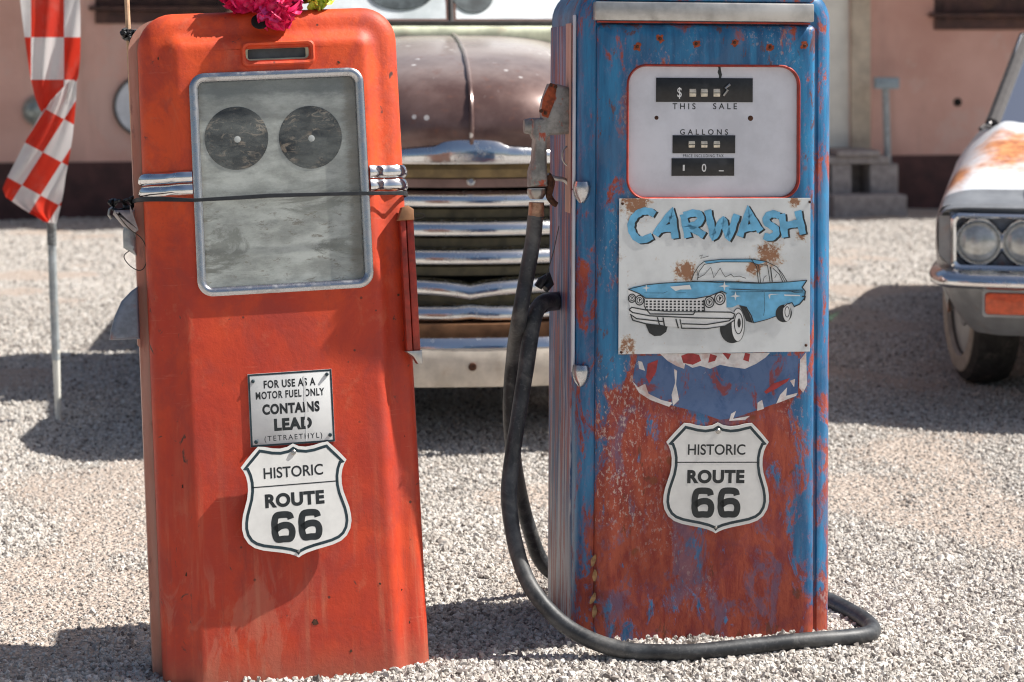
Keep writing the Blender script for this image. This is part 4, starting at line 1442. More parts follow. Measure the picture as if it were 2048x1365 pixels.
    for a, c in ((.06, .10), (.94, .07), (.065, .93), (.945, .905)):
        bolt(MB(), q(a), p(c), -0.004, 0.0045).build('rivet', M['inkblue'], po)
    # right hand channel with its two brackets
    c0, c1 = r_(805, 440), r_(805, 705)
    ch = MB().box((XR - 0.022, -0.004, c1[1]), (XR - 0.008, 0.05, c0[1] + 0.01), 0.003)
    ch.box((XR - 0.006, 0.0, c1[1]), (XR + 0.012, 0.06, c0[1] + 0.008), 0.004)
    co = ch.build('side_channel', M['redbar'], t)
    bt = MB().prism([(XR - 0.028, c0[1] - 0.002), (XR + 0.012, c0[1] - 0.002), (XR + 0.012, c0[1] + 0.024), (XR - 0.002, c0[1] + 0.034), (XR - 0.016, c0[1] + 0.03)], -0.010, 0.03, 0.003)
    bt.build('bracket', M['rustp'], co)
    MB().prism([(XR - 0.026, c1[1] + 0.002), (XR + 0.014, c1[1] + 0.002), (XR + 0.014, c1[1] - 0.03), (XR + 0.002, c1[1] - 0.03), (XR - 0.008, c1[1] - 0.012)], -0.009, 0.03, 0.003).build('bracket', M['steel'], co)
    MB().tube([(XR + 0.010 + 0.016 + 0.016 * math.cos(a), 0.02, c0[1] + 0.008 + 0.006 * math.sin(a)) for a in [2 * math.pi * i / 20 for i in range(20)]], 0.0012, 5, closed=True).build('wire_loop', M['wire'], co)
    # left hand nozzle hook and lower scoop on the cabinet side
    V = 0.13
    s_ = lambda px, py: r_(px, py, V)
    XC = XL - 0.021
    hk = MB()
    cone = [s_(228, 424), s_(250, 452), s_(290, 476)]
    pts = [(XC, s_(280, 421)[1]), s_(228, 422), s_(226, 428), s_(246, 452), s_(268, 468), (XC, s_(284, 478)[1])]
    hk.prism(pts, V - 0.04, V + 0.04, 0.012, 3)
    ho = hk.build('nozzle_hook', M['hookpaint'], t, smooth=45)
    cup = [(XC, s_(280, 455)[1]), s_(250, 448), s_(246, 462), s_(247, 496), s_(262, 505), (XC, s_(280, 512)[1])]
    MB().prism(cup, V - 0.03, V + 0.03, 0.014, 3).build('cup', M['post'], ho, smooth=45)
    wl = [Vector((p[0], V - 0.05, p[1])) for p in (s_(232, 428), s_(256, 458), s_(283, 480), s_(294, 510), s_(288, 535), s_(277, 542), s_(262, 535), s_(250, 522), s_(248, 512), s_(258, 503))]
    MB().tube(bez(wl, 6), 0.0013, 5).build('seal_wire', M['wire'], ho)
    sc_ = [(XC, s_(280, 573)[1]), s_(262, 583), s_(243, 603), s_(230, 632), s_(222, 660), s_(219, 680), (XC, s_(285, 678)[1])]
    MB().prism(sc_, V - 0.045, V + 0.045, 0.010, 3).build('spout_scoop', M['scoop'], t, smooth=45)
    lp = [(XC + 0.0005, s_(284, 655)[1]), (XC - 0.006, s_(284, 655)[1]), (XC - 0.006, s_(284, 690)[1]), (XC + 0.0005, s_(284, 697)[1])]
    MB().prism(lp, V - 0.03, V + 0.03).build('scoop_flange', M['salmon'], t)
    # rusted screw holes and chips
    for px, py, rad in ((630, 1245, 0.009), (806, 872, 0.010), (377, 1150, 0.008), (369, 975, 0.006), (795, 1100, 0.004), (702, 1303, 0.004), (821, 1248, 0.004), (677, 125, 0.004), (805, 1182, 0.003), (800, 590, 0.004), (318, 115, 0.004), (760, 1168, 0.003)):
        x, z = r_(px, py)
        inset = min(x - XL, XR - x)
        yy = 0.0
        for i, v in prof:
            if inset >= i:
                yy = v
        pts = []
        for i in range(14):
            a = 2 * math.pi * i / 14
            rr_ = rad * random.uniform(0.65, 1.15)
            pts.append((x + rr_ * math.cos(a), z + rr_ * math.sin(a)))
        ro = MB().flat(pts, yy - 0.0008).build('rust_spot', M['rustspot'], t, smooth=0)
    return XL, XR, ZT, dx0, dx1


XL, XR, ZT, DX0, DX1 = make_red_pump()

# shield outline, traced once, unit half width; used for both pumps
SH = [(0, 1.02), (0.11, 0.965), (0.24, 0.945), (0.38, 0.96), (0.52, 0.995), (0.65, 1.01), (0.75, 0.915), (0.86, 0.80), (0.985, 0.655),
      (0.935, 0.58), (0.895, 0.48), (0.872, 0.36), (0.872, 0.22), (0.895, 0.08), (0.94, -0.06), (0.985, -0.20), (1.01, -0.34), (1.015, -0.46),
      (0.985, -0.60), (0.91, -0.725), (0.80, -0.81), (0.65, -0.865), (0.48, -0.90), (0.32, -0.93), (0.16, -0.97), (0.06, -1.01), (0, -1.045)]


def six(x0, z0, x1, z1, y):
    """square-shouldered heavy numeral"""
    w, h = x1 - x0, z1 - z0
    k = 0.275 * w
    a = k / 2
    q = a / w
    path = [(0.965 - q, 0.735), (0.90 - q, 0.86), (0.5, 1 - a / h), (0.09 + q, 0.86), (q, 0.66), (q, 0.48), (q, 0.30), (0.09 + q, 0.115), (0.5, a / h),
            (0.91 - q, 0.115), (1 - q, 0.30), (0.94 - q, 0.475), (0.62, 0.545), (0.36, 0.52), (q, 0.40)]
    pts = [(x0 + p.x * w, z0 + p.y * h) for p in bez([(p[0], p[1], 0) for p in path], 5)]
    return MB().ribbon(pts, k, y)


def make_shield(mat, hw, label, tilt=0.0, standoff=0.01):
    t = thing('route_shield_sign', mat, label, 'sign', 'historic route shield signs')
    full = SH + [(-x, z) for x, z in SH[-2:0:-1]]
    full = full[::-1]

    def scaled(k):
        c = [(x, z) for x, z in full]
        n = len(c)
        out = []
        for i in range(n):
            a, b = Vector(c[i - 1]), Vector(c[(i + 1) % n])
            d = (b - a).normalized()
            nn = Vector((-d.y, d.x))
            out.append((c[i][0] + nn.x * k, c[i][1] + nn.y * k))
        return out
    pts = [(x * hw, z * hw) for x, z in full]
    po = MB().prism(pts, -0.0015, 0.0015, 0.0).build('plate', M['shieldw'], t, smooth=30)
    a = [(x * hw, z * hw) for x, z in scaled(0.085)]
    bd = MB().ribbon(a, 0.052 * hw, -0.0018, True)
    bd.build('border', M['inkblue'], po, smooth=0)
    l = MB()
    l.flat([(-0.80 * hw, 0.268 * hw), (0.80 * hw, 0.268 * hw), (0.80 * hw, 0.288 * hw), (-0.80 * hw, 0.288 * hw)], -0.0018)
    for s, x0, z0, x1, z1, bo, sp in (('HISTORIC', -.57, .415, .535, .615, .014, 1.0), ('ROUTE', -.57, -.115, .53, .14, .05, 1.08)):
        l = merge(l, text_mb(s, x0 * hw, z0 * hw, x1 * hw, z1 * hw, -0.0018, bo, sp))
    for xa in (-0.475, 0.025):
        l = merge(l, six(xa * hw, -.75 * hw, (xa + 0.44) * hw, -.19 * hw, -0.0018))
    l.build('lettering', M['ink'], po, smooth=0)
    bo = MB()
    bolt(bo, 0.0, 0.86 * hw, -0.0015, 0.05 * hw)
    bo.build('bolt', M['steel'], po)
    b2 = MB()
    bolt(b2, 0.0, -0.93 * hw, -0.0015, 0.03 * hw)
    b2.build('bolt', M['steel'], po)
    MB().tube([(0, 0.0, 0.86 * hw), (0, standoff, 0.86 * hw)], 0.003, 8).build('spacer', M['steel'], t)
    return t


sx_, sz_ = r_(592, 1000, -0.03)
make_shield(MR @ Matrix.Translation((sx_, -0.024, sz_)) @ Matrix.Rotation(R(3), 4, 'Z') @ Matrix.Rotation(R(-2), 4, 'X'), 0.128,
            'white historic route shield standing off the red pump, below its warning plate', standoff=0.025)

# strap round the red pump
def make_strap():
    L, Rr = r_(275, 400, 0.05), r_(815, 388, 0.05)
    zc = lambda x: L[1] + (Rr[1] - L[1]) * (x - L[0]) / (Rr[0] - L[0]) - 0.008 * math.exp(-((x - (DX0 + 0.02)) / 0.09) ** 2)
    x0, x1 = XL - 0.024, XR + 0.008
    pth = [(x0, 0.18), (x0, 0.12), (x0 + 0.008, 0.05), (x0 + 0.028, 0.014), (x0 + 0.06, -0.003), (DX0 - 0.01, -0.013), (DX0 + 0.1, -0.0145), (0.0, -0.0145), (DX1 - 0.1, -0.0145), (DX1 + 0.01, -0.013), (x1 - 0.05, -0.002), (x1 - 0.016, 0.015), (x1 - 0.002, 0.05), (x1, 0.12), (x1, 0.18), (x1 - 0.03, 0.232), (x0 + 0.03, 0.232)]
    rings = []
    N = len(pth)
    for i, p in enumerate(pth):
        a, b = Vector(pth[i - 1]), Vector(pth[(i + 1) % N])
        tg = (b - a).normalized()
        n = Vector((tg.y, -tg.x))
        z = zc(min(max(p[0], x0), x1))
        hw = 0.0052 + 0.0012 * math.sin(p[0] * 40)
        rings.append([(p[0] + n.x * 0.0004, p[1] + n.y * 0.0004, z - hw), (p[0] + n.x * 0.0022, p[1] + n.y * 0.0022, z - hw * 0.8),
                      (p[0] + n.x * 0.0022, p[1] + n.y * 0.0022, z + hw * 0.8), (p[0] + n.x * 0.0004, p[1] + n.y * 0.0004, z + hw)])
    rings.append(rings[0])
    t = thing('rubber_strap', MR @ Matrix.Translation((x0, 0.1, L[1])), 'thin black rubber strap tied round the red pump across its dial window', 'strap')
    off = Matrix.Translation((-x0, -0.1, -L[1]))
    MB().loft(rings, True).xf(off).build('band', M['strap'], t, smooth=40)
    k = MB()
    V = 0.14
    for cx_, cz_, ra in ((238, 412, 0.016), (258, 408, 0.013), (226, 405, 0.008), (270, 402, 0.012)):
        x, z = r_(cx_, cz_, V)
        ph = random.uniform(0, 6)
        pts = [(x + ra * math.cos(a) * (1 + 0.2 * math.sin(3 * a + ph)), V + 0.012 * math.sin(2 * a + ph), z + ra * 0.75 * math.sin(a)) for a in [2 * math.pi * i / 18 for i in range(18)]]
        k.tube(pts, 0.0045, 7, closed=True)
    k.xf(off).build('knot', M['strap'], t)
    x, z = r_(219, 425, V)
    MB().tube([(x + 0.008, V, z + 0.012), (x, V, z + 0.006), (x - 0.002, V, z - 0.006), (x + 0.004, V, z - 0.016)], 0.0035, 7).xf(off).build('hook', M['steel'], t)


make_strap()

# stick taped to the red pump
def make_stick():
    V = 0.15
    a, b, c = r_(251, -60, V), r_(257, 70, V), r_(276, 400, V)
    t = thing('wooden_stick', MR @ Matrix.Translation((c[0], V, c[1])), 'thin bare wooden stick tied upright to the side of the red pump', 'stick')
    off = Matrix.Translation((-c[0], -V, -c[1]))
    e = r_(268, 300, V)
    MB().tube([(a[0], V, a[1]), (b[0], V, b[1]), (e[0], V, e[1]), (c[0], V, c[1])], 0.0065, 10).xf(off).build('rod', M['stick'], t)
    k = MB()
    for i in range(7):
        x, z = r_(random.uniform(250, 272), random.uniform(62, 84), V)
        ra = random.uniform(0.008, 0.013)
        ph = random.uniform(0, 6)
        k.tube([(x + ra * math.cos(q), V - 0.012 + 0.014 * math.sin(2 * q + ph), z + ra * 0.7 * math.sin(q)) for q in [2 * math.pi * j / 14 for j in range(14)]], 0.005, 6, closed=True)
    k.xf(off).build('knot', M['strap'], t)
    rings = []
    for i in range(26):
        py = 80 + 265 * i / 25
        cx_ = 268 + (py - 80) * 0.045
        x, z = r_(cx_, py, V)
        w = 0.0145 - 0.006 * max(0, (i - 17) / 8)
        ring = []
        for j in range(12):
            q = 2 * math.pi * j / 12
            kk = 1 + 0.22 * mnoise.noise(Vector((i * 0.6, math.cos(q) * 1.5, math.sin(q) * 1.5)))
            ring.append((x + w * kk * math.cos(q), V + 0.012 * kk * math.sin(q), z))
        rings.append(ring)
    MB().loft(rings, True, True, True).xf(off).build('tape_wrap', M['tape'], t)


make_stick()

# paper flowers on top of the red pump
def make_flower(px, py, v, rad, mats, label, n=34, seed=1):
    rnd = random.Random(seed)
    x, z = r_(px, py, v)
    t = thing('artificial_flower', MR @ Matrix.Translation((x, v, z)), label, 'flower', 'flowers on the red pump')
    groups = {}
    for k in range(n):
        layer = (k + 0.5) / n
        th = rnd.uniform(0, 2 * math.pi)
        el = math.acos(1 - 1.75 * layer)
        d = Vector((math.sin(el) * math.cos(th), -math.cos(el) * 0.7 - 0.1, math.sin(el) * math.sin(th))).normalized()
        s_ = rad * (0.52 + 0.55 * layer)
        # crinkled cupped petal
        a = d.cross(Vector((0.3, 0.2, 0.9))).normalized()
        b = d.cross(a)
        roll = rnd.uniform(0, 6)
        a, b = a * math.cos(roll) + b * math.sin(roll), b * math.cos(roll) - a * math.sin(roll)
        vs, fs = [], []
        G = 7
        ph = rnd.uniform(0, 6)
        for i in range(G):
            for j in range(G):
                u, w = i / (G - 1) * 2 - 1, j / (G - 1)
                wid = math.sin(math.pi * min(1, 0.15 + w * 0.75)) * 0.62
                p = d * (s_ * (0.35 + 0.60 * w)) + a * (u * wid * s_ * (0.85 + 0.2 * w)) + b * (s_ * 0.34 * (w * w - 0.25 * u * u) + s_ * 0.10 * w * math.sin(5 * u + ph) + s_ * 0.05 * math.sin(9 * u + 3 * w + ph))
                vs.append(p)
        for i in range(G - 1):
            for j in range(G - 1):
                fs.append((i * G + j, i * G + j + 1, (i + 1) * G + j + 1, (i + 1) * G + j))
        groups.setdefault(rnd.choice(mats), MB()).add(vs, fs)
    core = MB().lathe([(rad * .05, -rad * .5), (rad * .42, -rad * .3), (rad * .45, 0), (rad * .3, rad * .35), (rad * .04, rad * .45)], 12)
    groups.setdefault(mats[0], MB()).add(core.v, core.f)
    for mm, mb in groups.items():
        o = mb.build('petals', M[mm], t, smooth=60, fixn=False)
    return t


make_flower(553, 6, -0.005, 0.066, ['pink', 'pink', 'pink', 'pinkl'], 'large crimson pink artificial flower drooping over the front of the red pump', 56, 4)
make_flower(484, -14, 0.03, 0.060, ['pink', 'pink', 'pink'], 'smaller pink artificial flower lying left of the larger pink one', 40, 8)
make_flower(630, -12, 0.05, 0.050, ['lime', 'lime', 'lime', 'olive'], 'lime green artificial flower on top of the red pump', 34, 11)

# ------------------------------------------------------------------ blue pump
MBL = pump_matrix(1405, 1277, 9, 0.8, 0.45, 0.03)
b_ = lambda px, py, v=0.0: on(MBL, px, py, v)


def make_blue_pump():
    t = thing('blue_fuel_pump', MBL, 'blue antique fuel pump with red showing through the peeling paint and white dial plate', 'fuel pump', 'antique fuel pumps')
    XL = (b_(1147, 800, 0.05)[0] + b_(1150, 300, 0.05)[0]) / 2
    XR = (b_(1662, 300, 0.05)[0] + b_(1650, 1200, 0.05)[0]) / 2
    ZT, ZB = 1.605, -0.05
    prof = [(0.0, 0.09), (0.0, 0.052), (0.003, 0.036), (0.010, 0.020), (0.021, 0.009), (0.034, 0.003), (0.042, 0.002), (0.046, 0.006)]

    def out(i):
        return rrect(XL + i, ZB, XR - i, ZT - i, max(0.02, 0.085 - i * 0.8), 8, True)
    rings = [[(p[0], v, p[1]) for p in out(i)] for i, v in prof]
    MB().loft([[(p[0], 0.40, p[1]) for p in out(0.015)], [(p[0], 0.385, p[1]) for p in out(0)]] + rings, True, True, True).build('cabinet', M['shell'], t, smooth=30)
    # bleached left side, lying on the cabinet
    MB().box((XL - 0.004, 0.075, ZB), (XL + 0.002, 0.38, ZT - 0.10), 0.0015).build('side_panel', M['pale_side'], t)
    # front panel with the dial opening
    PL = (b_(1194, 300, -0.02)[0] + b_(1193, 1000, -0.02)[0]) / 2
    PR = (b_(1636, 300, -0.01)[0] + b_(1622, 1200, -0.01)[0]) / 2
    PT = b_(1415, 49, -0.02)[1]
    d0, d1 = b_(1257, 132, -0.02), b_(1596, 395, -0.02)

    def po(i):
        return rrect(PL + i, ZB, PR - i, PT - i, max(0.004, 0.012 - i * 0.4), 4, True)
    rg = [(po(i), v) for i, v in ((0, 0.004), (0, 0.0), (0.001, -0.006), (0.005, -0.013), (0.012, -0.018), (0.022, -0.021), (0.034, -0.022), (0.038, -0.022))]
    shell_front(rg, [(rrect(d0[0], d1[1], d1[0], d0[1], 0.046, 8), 0.016)]).build('front_panel', M['panel'], t, smooth=28)
    # rust-red lip of the opening
    o1 = rrect(d0[0] - 0.005, d1[1] - 0.005, d1[0] + 0.005, d0[1] + 0.005, 0.050, 8)
    o2 = rrect(d0[0] + 0.001, d1[1] + 0.001, d1[0] - 0.001, d0[1] - 0.001, 0.045, 8)
    MB().loft([[(p[0], -0.0215, p[1]) for p in o1], [((a[0] + c[0]) / 2, -0.026, (a[1] + c[1]) / 2) for a, c in zip(o1, o2)], [(p[0], -0.022, p[1]) for p in o2], [(p[0], -0.008, p[1]) for p in o2]], True).build('dial_rim', M['redbar'], t, smooth=60)
    yd = -0.0105
    dp = MB().prism(rrect(d0[0] + 0.0015, d1[1] + 0.0015, d1[0] - 0.0015, d0[1] - 0.0015, 0.044, 8), yd, -0.007).build('dial_plate', M['dialw'], t, smooth=0)
    q = lambda px, py: b_(px, py, yd)

    def win(a, b, name='counter_window'):
        p0, p1 = q(*a), q(*b)
        return MB().prism([(p0[0], p1[1]), (p1[0], p1[1]), (p1[0], p0[1]), (p0[0], p0[1])], yd - 0.0025, yd - 0.0002, 0.0005).build(name, M['black'], dp)
    w1 = win((1312, 156), (1505, 205))
    w2 = win((1345, 271), (1470, 307))
    w3 = win((1343, 317), (1468, 352))

    def wheels(par, xs, py, h, w):
        for i, px in enumerate(xs):
            x, z = q(px, py)
            MB().lathe([(h * 0.8, -w / 2), (h, -w / 2 + 0.001), (h, w / 2 - 0.001), (h * 0.8, w / 2)], 20, Matrix.Translation((x, yd + h * 0.62, z)) @ Matrix.Rotation(R(90), 4, 'Y')).build('number_wheel', M['cream_wheel'], par)
            k = MB()
            k.flat([(x - w / 2, z - 0.0012), (x + w / 2, z - 0.0012), (x + w / 2, z + 0.0003), (x - w / 2, z + 0.0003)], yd - h * 0.38 - 0.0006)
            k.build('gap_line', M['ink'], par, smooth=0)
    wheels(w1, (1385, 1408, 1433), 186, 0.0155, 0.018)
    wheels(w2, (1383, 1408, 1433), 289, 0.0135, 0.017)
    x, z = q(1446, 182)
    MB().tube([(x, yd - 0.005, z - 0.012), (x + 0.01, yd - 0.008, z + 0.002), (x + 0.004, yd - 0.006, z + 0.006), (x + 0.016, yd - 0.006, z + 0.016)], 0.003, 6).build('bent_pointer', M['steel'], w1)
    tx = MB()
    for s, a, b, bo, sp in (('THIS', (1345, 219), (1391, 207), .012, 1.6), ('SALE', (1426, 219), (1474, 207), .012, 1.6), ('GALLONS', (1360, 270), (1456, 259), .012, 1.7), ('PRICE INCLUDING TAX', (1366, 315), (1447, 309), .0, 1.25)):
        p0, p1 = q(*a), q(*b)
        tx = merge(tx, text_mb(s, p0[0], p0[1], p1[0], p1[1], yd - 0.0004, bo, sp))
    tx.build('lettering', M['ink'], dp, smooth=0)
    tw = MB()
    for s, a, b in (('$', (1354, 198), (1363, 175)), ('1', (1365, 342), (1369, 330)), ('0', (1403, 344), (1412, 328))):
        p0, p1 = q(*a), q(*b)
        tw = merge(tw, text_mb(s, p0[0], p0[1], p1[0], p1[1], yd - 0.0029, .01))
    p0, p1 = q(1437, 343), q(1447, 341)
    tw.flat([p0, (p1[0], p0[1]), p1, (p0[0], p1[1])], yd - 0.0029)
    tw.build('numerals', M['plate'], dp, smooth=0)
    for px, py, ra in ((1313, 236, 0.0055), (1501, 237, 0.0072)):
        x, z = q(px, py)
        MB().lathe([(ra, -0.0003), (ra * 0.7, 0.0012)], 16, Matrix.Translation((x, yd, z)) @ Matrix.Rotation(R(90), 4, 'X')).build('screw_hole', M['rustspot'], dp)
    dr = [q(1436, 134), q(1441, 134), q(1442, 142), q(1444, 150), q(1441, 161), q(1437, 160), q(1438, 152), q(1435, 145), q(1437, 139)]
    MB().flat(dr, yd - 0.0004).build('drip_stain', M['ink'], dp, smooth=0)
    # metal band across the top
    bt0, bt1 = b_(1190, 41, -0.03), b_(1628, 8, -0.03)
    MB().box((bt0[0], -0.034, bt0[1]), (bt1[0], 0.0, bt1[1]), 0.004).build('top_band', M['band'], t)
    MB().box((bt0[0] + 0.01, -0.012, PT + 0.002), (bt1[0] - 0.004, 0.0, bt0[1] - 0.001)).build('band_shadow_gap', M['redbar'], t, smooth=0)
    MB().box((bt0[0] - 0.002, -0.026, bt1[1] + 0.002), (bt1[0] + 0.004, 0.0, ZT - 0.004), 0.008).build('top_cap', M['shell'], t)
    # bright strip and its caps on the left front corner
    xs = XL + 0.001
    V = 0.048
    g = lambda px, py: on(MBL, px, py, V)
    z_hi, z_a, z_b = g(1145, 30)[1], g(1145, 380)[1], g(1145, 745)[1]
    st = MB().box((xs - 0.008, V - 0.012, z_b), (xs - 0.0005, V + 0.006, z_a), 0.003)
    st.box((xs - 0.008, V - 0.010, z_a + 0.002), (xs - 0.0005, V + 0.004, z_hi), 0.003)
    so = st.build('side_strip', M['dialw'], t)
    # hollow behind the nozzle
    MB().box((XL - 0.007, 0.075, z_a - 0.06), (XL - 0.0045, 0.145, z_hi - 0.02), 0.001).build('nozzle_recess', M['salmon'], t)
    for zc in (z_a, z_b):
        rings = []
        for k in range(11):
            f = k / 10
            zz = zc + 0.022 - 0.052 * f
            w = max(0.12, (1 - f ** 2.6)) ** 0.5 * (0.82 + 0.18 * min(1, f * 4))
            ring = []
            for j in range(14):
                a = 2 * math.pi * j / 14
                d, n_ = Vector((0.7071, -0.7071)), Vector((-0.7071, -0.7071))
                p = Vector((XL + 0.013, 0.017)) + d * (0.024 * w * math.cos(a)) + n_ * (0.020 * w * math.sin(a) + 0.002)
                ring.append((p.x, p.y, zz))
            rings.append(ring)
        MB().loft(rings, True, True, True).build('trim_cap', M['dull_chrome'], t, smooth=60)
    # remains of a painted emblem below the tin sign: blue chevron with torn white edges
    E_ = -0.0226
    e = lambda px, py: b_(px, py, -0.022)
    ch = [(1275, 712), (1268, 740), (1265, 765), (1290, 790), (1330, 808), (1370, 818), (1405, 828), (1440, 840), (1470, 836), (1510, 822), (1555, 806), (1596, 792), (1596, 712)]
    eo = MB().flat([e(*p) for p in ch], E_).build('worn_emblem', M['decalb'], t, smooth=0)
    wt = MB()
    for poly in ([(1276, 722), (1284, 724), (1290, 742), (1278, 738)], [(1264, 762), (1276, 775), (1290, 768), (1297, 788), (1322, 800), (1345, 806), (1338, 814), (1300, 800), (1278, 786)],
                 [(1348, 738), (1354, 742), (1352, 770), (1358, 800), (1346, 812), (1343, 790), (1350, 766)], [(1462, 828), (1472, 822), (1466, 838), (1500, 832), (1490, 840), (1458, 842)],
                 [(1515, 806), (1524, 800), (1528, 818), (1514, 822)], [(1560, 790), (1574, 775), (1572, 792), (1595, 786), (1592, 792), (1552, 808)], [(1580, 762), (1590, 758), (1588, 775)], [(1600, 720), (1612, 705), (1614, 770), (1606, 786), (1598, 776)]):
        MB().flat([e(*p) for p in poly], E_ - 0.0004).build('white_remnant', M['decalw'], eo, smooth=0)
    arc = [(1320, 708), (1335, 722), (1352, 732), (1368, 738), (1370, 728), (1385, 736), (1400, 732), (1420, 738), (1440, 730), (1460, 734), (1490, 738), (1512, 728), (1530, 716), (1540, 706)]
    wt.flat([e(*p) for p in arc], E_ - 0.0004)
    wt.build('white_arc', M['decalw'], eo, smooth=0)
    rd = MB()
    for poly in ([(1362, 712), (1378, 706), (1398, 710), (1402, 722), (1385, 730), (1366, 726)], [(1420, 708), (1434, 712), (1430, 722), (1416, 726)], [(1444, 706), (1462, 708), (1456, 720)], [(1490, 706), (1500, 708), (1497, 724), (1486, 720)],
                 [(1295, 728), (1316, 720), (1312, 744), (1298, 768), (1292, 755)], [(1528, 784), (1545, 768), (1580, 756), (1574, 764), (1552, 778), (1532, 788)]):
        MB().flat([e(*p) for p in poly], E_ - 0.0007).build('red_remnant', M['decalr'], eo, smooth=0)
    # rusted screw heads along the top
    for px, py in ((1275, 94), (1320, 78), (1392, 88), (1469, 86), (1540, 95), (1609, 92)):
        x, z = e(px, py)
        pts = []
        for i in range(16):
            a = 2 * math.pi * i / 16
            rr_ = random.uniform(0.006, 0.013)
            pts.append((x + rr_ * math.cos(a), z + rr_ * math.sin(a)))
        so_ = MB().flat(pts, E_).build('rust_stain', M['rusthalo'], t, smooth=0)
        bolt(MB(), x, z, E_ - 0.0002, 0.004).build('screw', M['rustspot'], so_)
    return XL, XR


BXL, BXR = make_blue_pump()
sx_, sz_ = b_(1434, 955, -0.03)
make_shield(MBL @ Matrix.Translation((sx_, -0.028, sz_)) @ Matrix.Rotation(R(1.2), 4, 'Y'), 0.131,
            'white historic route shield fixed low on the blue pump', standoff=0.008)


# ------------------------------------------------------------------ tin car wash sign
def make_carwash():
    c = [b_(1237, 398, -0.025), b_(1620, 396, -0.025), b_(1619, 704, -0.025), b_(1237, 708, -0.025)]
    x0, x1 = (c[0][0] + c[3][0]) / 2, (c[1][0] + c[2][0]) / 2
    z1, z0 = (c[0][1] + c[1][1]) / 2, (c[2][1] + c[3][1]) / 2
    W, H = x1 - x0, z1 - z0
    mat = MBL @ Matrix.Translation(((x0 + x1) / 2, -0.0275, (z0 + z1) / 2))
    t = thing('car_wash_sign', mat, 'rust spotted tin sign reading CARWASH over a blue finned car, on the blue pump', 'sign')
    po = MB().box((-W / 2, -0.001, -H / 2), (W / 2, 0.001, H / 2), 0.0004, 1).build('plate', M['tin'], t)
    # drawing coordinates: 0..1024 across, 0..822 down
    U = lambda p: (((p[0] - 97) / 1022 - 0.5) * W, (0.5 - (p[1] - 74) / 822) * H)
    S = W / 1022
    st = [0]

    def lay():
        st[0] += 1
        return -0.0011 - 0.00006 * st[0]
    sh, bl = MB(), MB()
    letters = [
        [[(285, 158), (255, 142), (215, 143), (178, 170), (160, 210), (166, 250), (190, 283), (225, 292), (272, 272)]],
        [[(288, 268), (330, 205), (374, 148), (384, 205), (394, 286)], [(308, 236), (350, 232), (396, 228)]],
        [[(436, 158), (448, 215), (462, 282)], [(440, 166), (485, 152), (522, 160), (528, 190), (500, 214), (462, 226), (505, 245), (548, 272)]],
        [[(566, 136), (582, 205), (600, 276), (622, 235), (648, 192), (664, 235), (680, 276), (702, 220), (722, 160)]],
        [[(738, 278), (762, 210), (784, 146), (812, 195), (850, 250)], [(762, 236), (800, 230), (838, 226)]],
        [[(950, 168), (915, 158), (885, 172), (880, 200), (905, 220), (930, 238), (930, 268), (902, 284), (868, 276)]],
        [[(962, 158), (972, 220), (982, 284)], [(1050, 142), (1064, 205), (1078, 268)], [(974, 222), (1020, 214), (1066, 206)]],
    ]
    def roughen(s, w):
        ps = [Vector((p[0], p[1])) for p in s]
        out = []
        for i in range(len(ps) - 1):
            for k in range(3):
                out.append(ps[i].lerp(ps[i + 1], k / 3))
        out.append(ps[-1])
        if len(s) > 5:
            out = [Vector((p.x, p.y)) for p in bez([(p[0], p[1], 0) for p in s], 4)]
        return out, [w * S * (1 + 0.10 * math.sin(i * 1.9 + s[0][0])) for i in range(len(out))]
    for L in letters:
        for s in L:
            q, w = roughen(s, 38)
            sh.ribbon([U((p.x + 11, p.y + 5)) for p in q], w, lay())
    for L in letters:
        for s in L:
            q, w = roughen(s, 37)
            bl.ribbon([U((p.x, p.y)) for p in q], w, lay())
    sh.build('letter_shadow', M['ink'], po, smooth=0)
    bl.build('lettering', M['skyblue'], po, smooth=0)
    # the car
    blue, ink, wh = MB(), MB(), MB()
    Lb, = (lay(),)
    body = [(146, 552), (175, 540), (240, 530), (330, 522), (480, 516), (640, 514), (850, 526), (1000, 522), (1100, 514), (1074, 552), (1092, 574), (1086, 612), (1060, 642), (1030, 655), (1015, 632), (990, 640), (962, 668), (940, 702), (875, 722), (812, 738), (796, 690), (768, 652), (730, 640), (700, 655), (668, 655), (664, 580), (642, 566), (580, 590), (500, 604), (360, 603), (235, 600), (205, 575)]
    blue.flat([U(p) for p in body], Lb)
    roof = [(545, 408), (640, 398), (800, 398), (880, 412), (842, 426), (800, 416), (640, 412), (560, 420)]
    blue.flat([U(p) for p in roof], Lb)
    l1 = lay()
    arch = [(738, 645), (768, 652), (790, 690), (810, 740), (775, 728), (756, 680)]
    ink.flat([U(p) for p in arch], l1)
    # tyres
    for cx_, cy_, rx, ry in ((700, 765, 66, 78), (976, 690, 44, 46)):
        ink.disc(*U((cx_, cy_)), rx * S, ry * S, lay())
    hf = [(238, 738), (355, 752), (348, 780), (320, 800), (285, 802), (258, 785)]
    ink.flat([U(p) for p in hf], lay())
    l2 = lay()
    wh.disc(*U((730, 748)), 35 * S, 86 * S, l2)
    wh.disc(*U((992, 684)), 20 * S, 46 * S, l2)
    l3 = lay()
    ink.ribbon([(lambda c: (c[0] + 35 * S * math.cos(a), c[1] + 86 * S * math.sin(a)))(U((730, 748))) for a in [2 * math.pi * i / 28 for i in range(28)]], 3 * S, l3, True)
    l3 = lay()
    ink.ribbon([(lambda c: (c[0] + 22 * S * math.cos(a), c[1] + 54 * S * math.sin(a)))(U((733, 740))) for a in [2 * math.pi * i / 28 for i in range(28)]], 5 * S, l3, True)
    ink.disc(*U((736, 738)), 9 * S, 24 * S, lay())
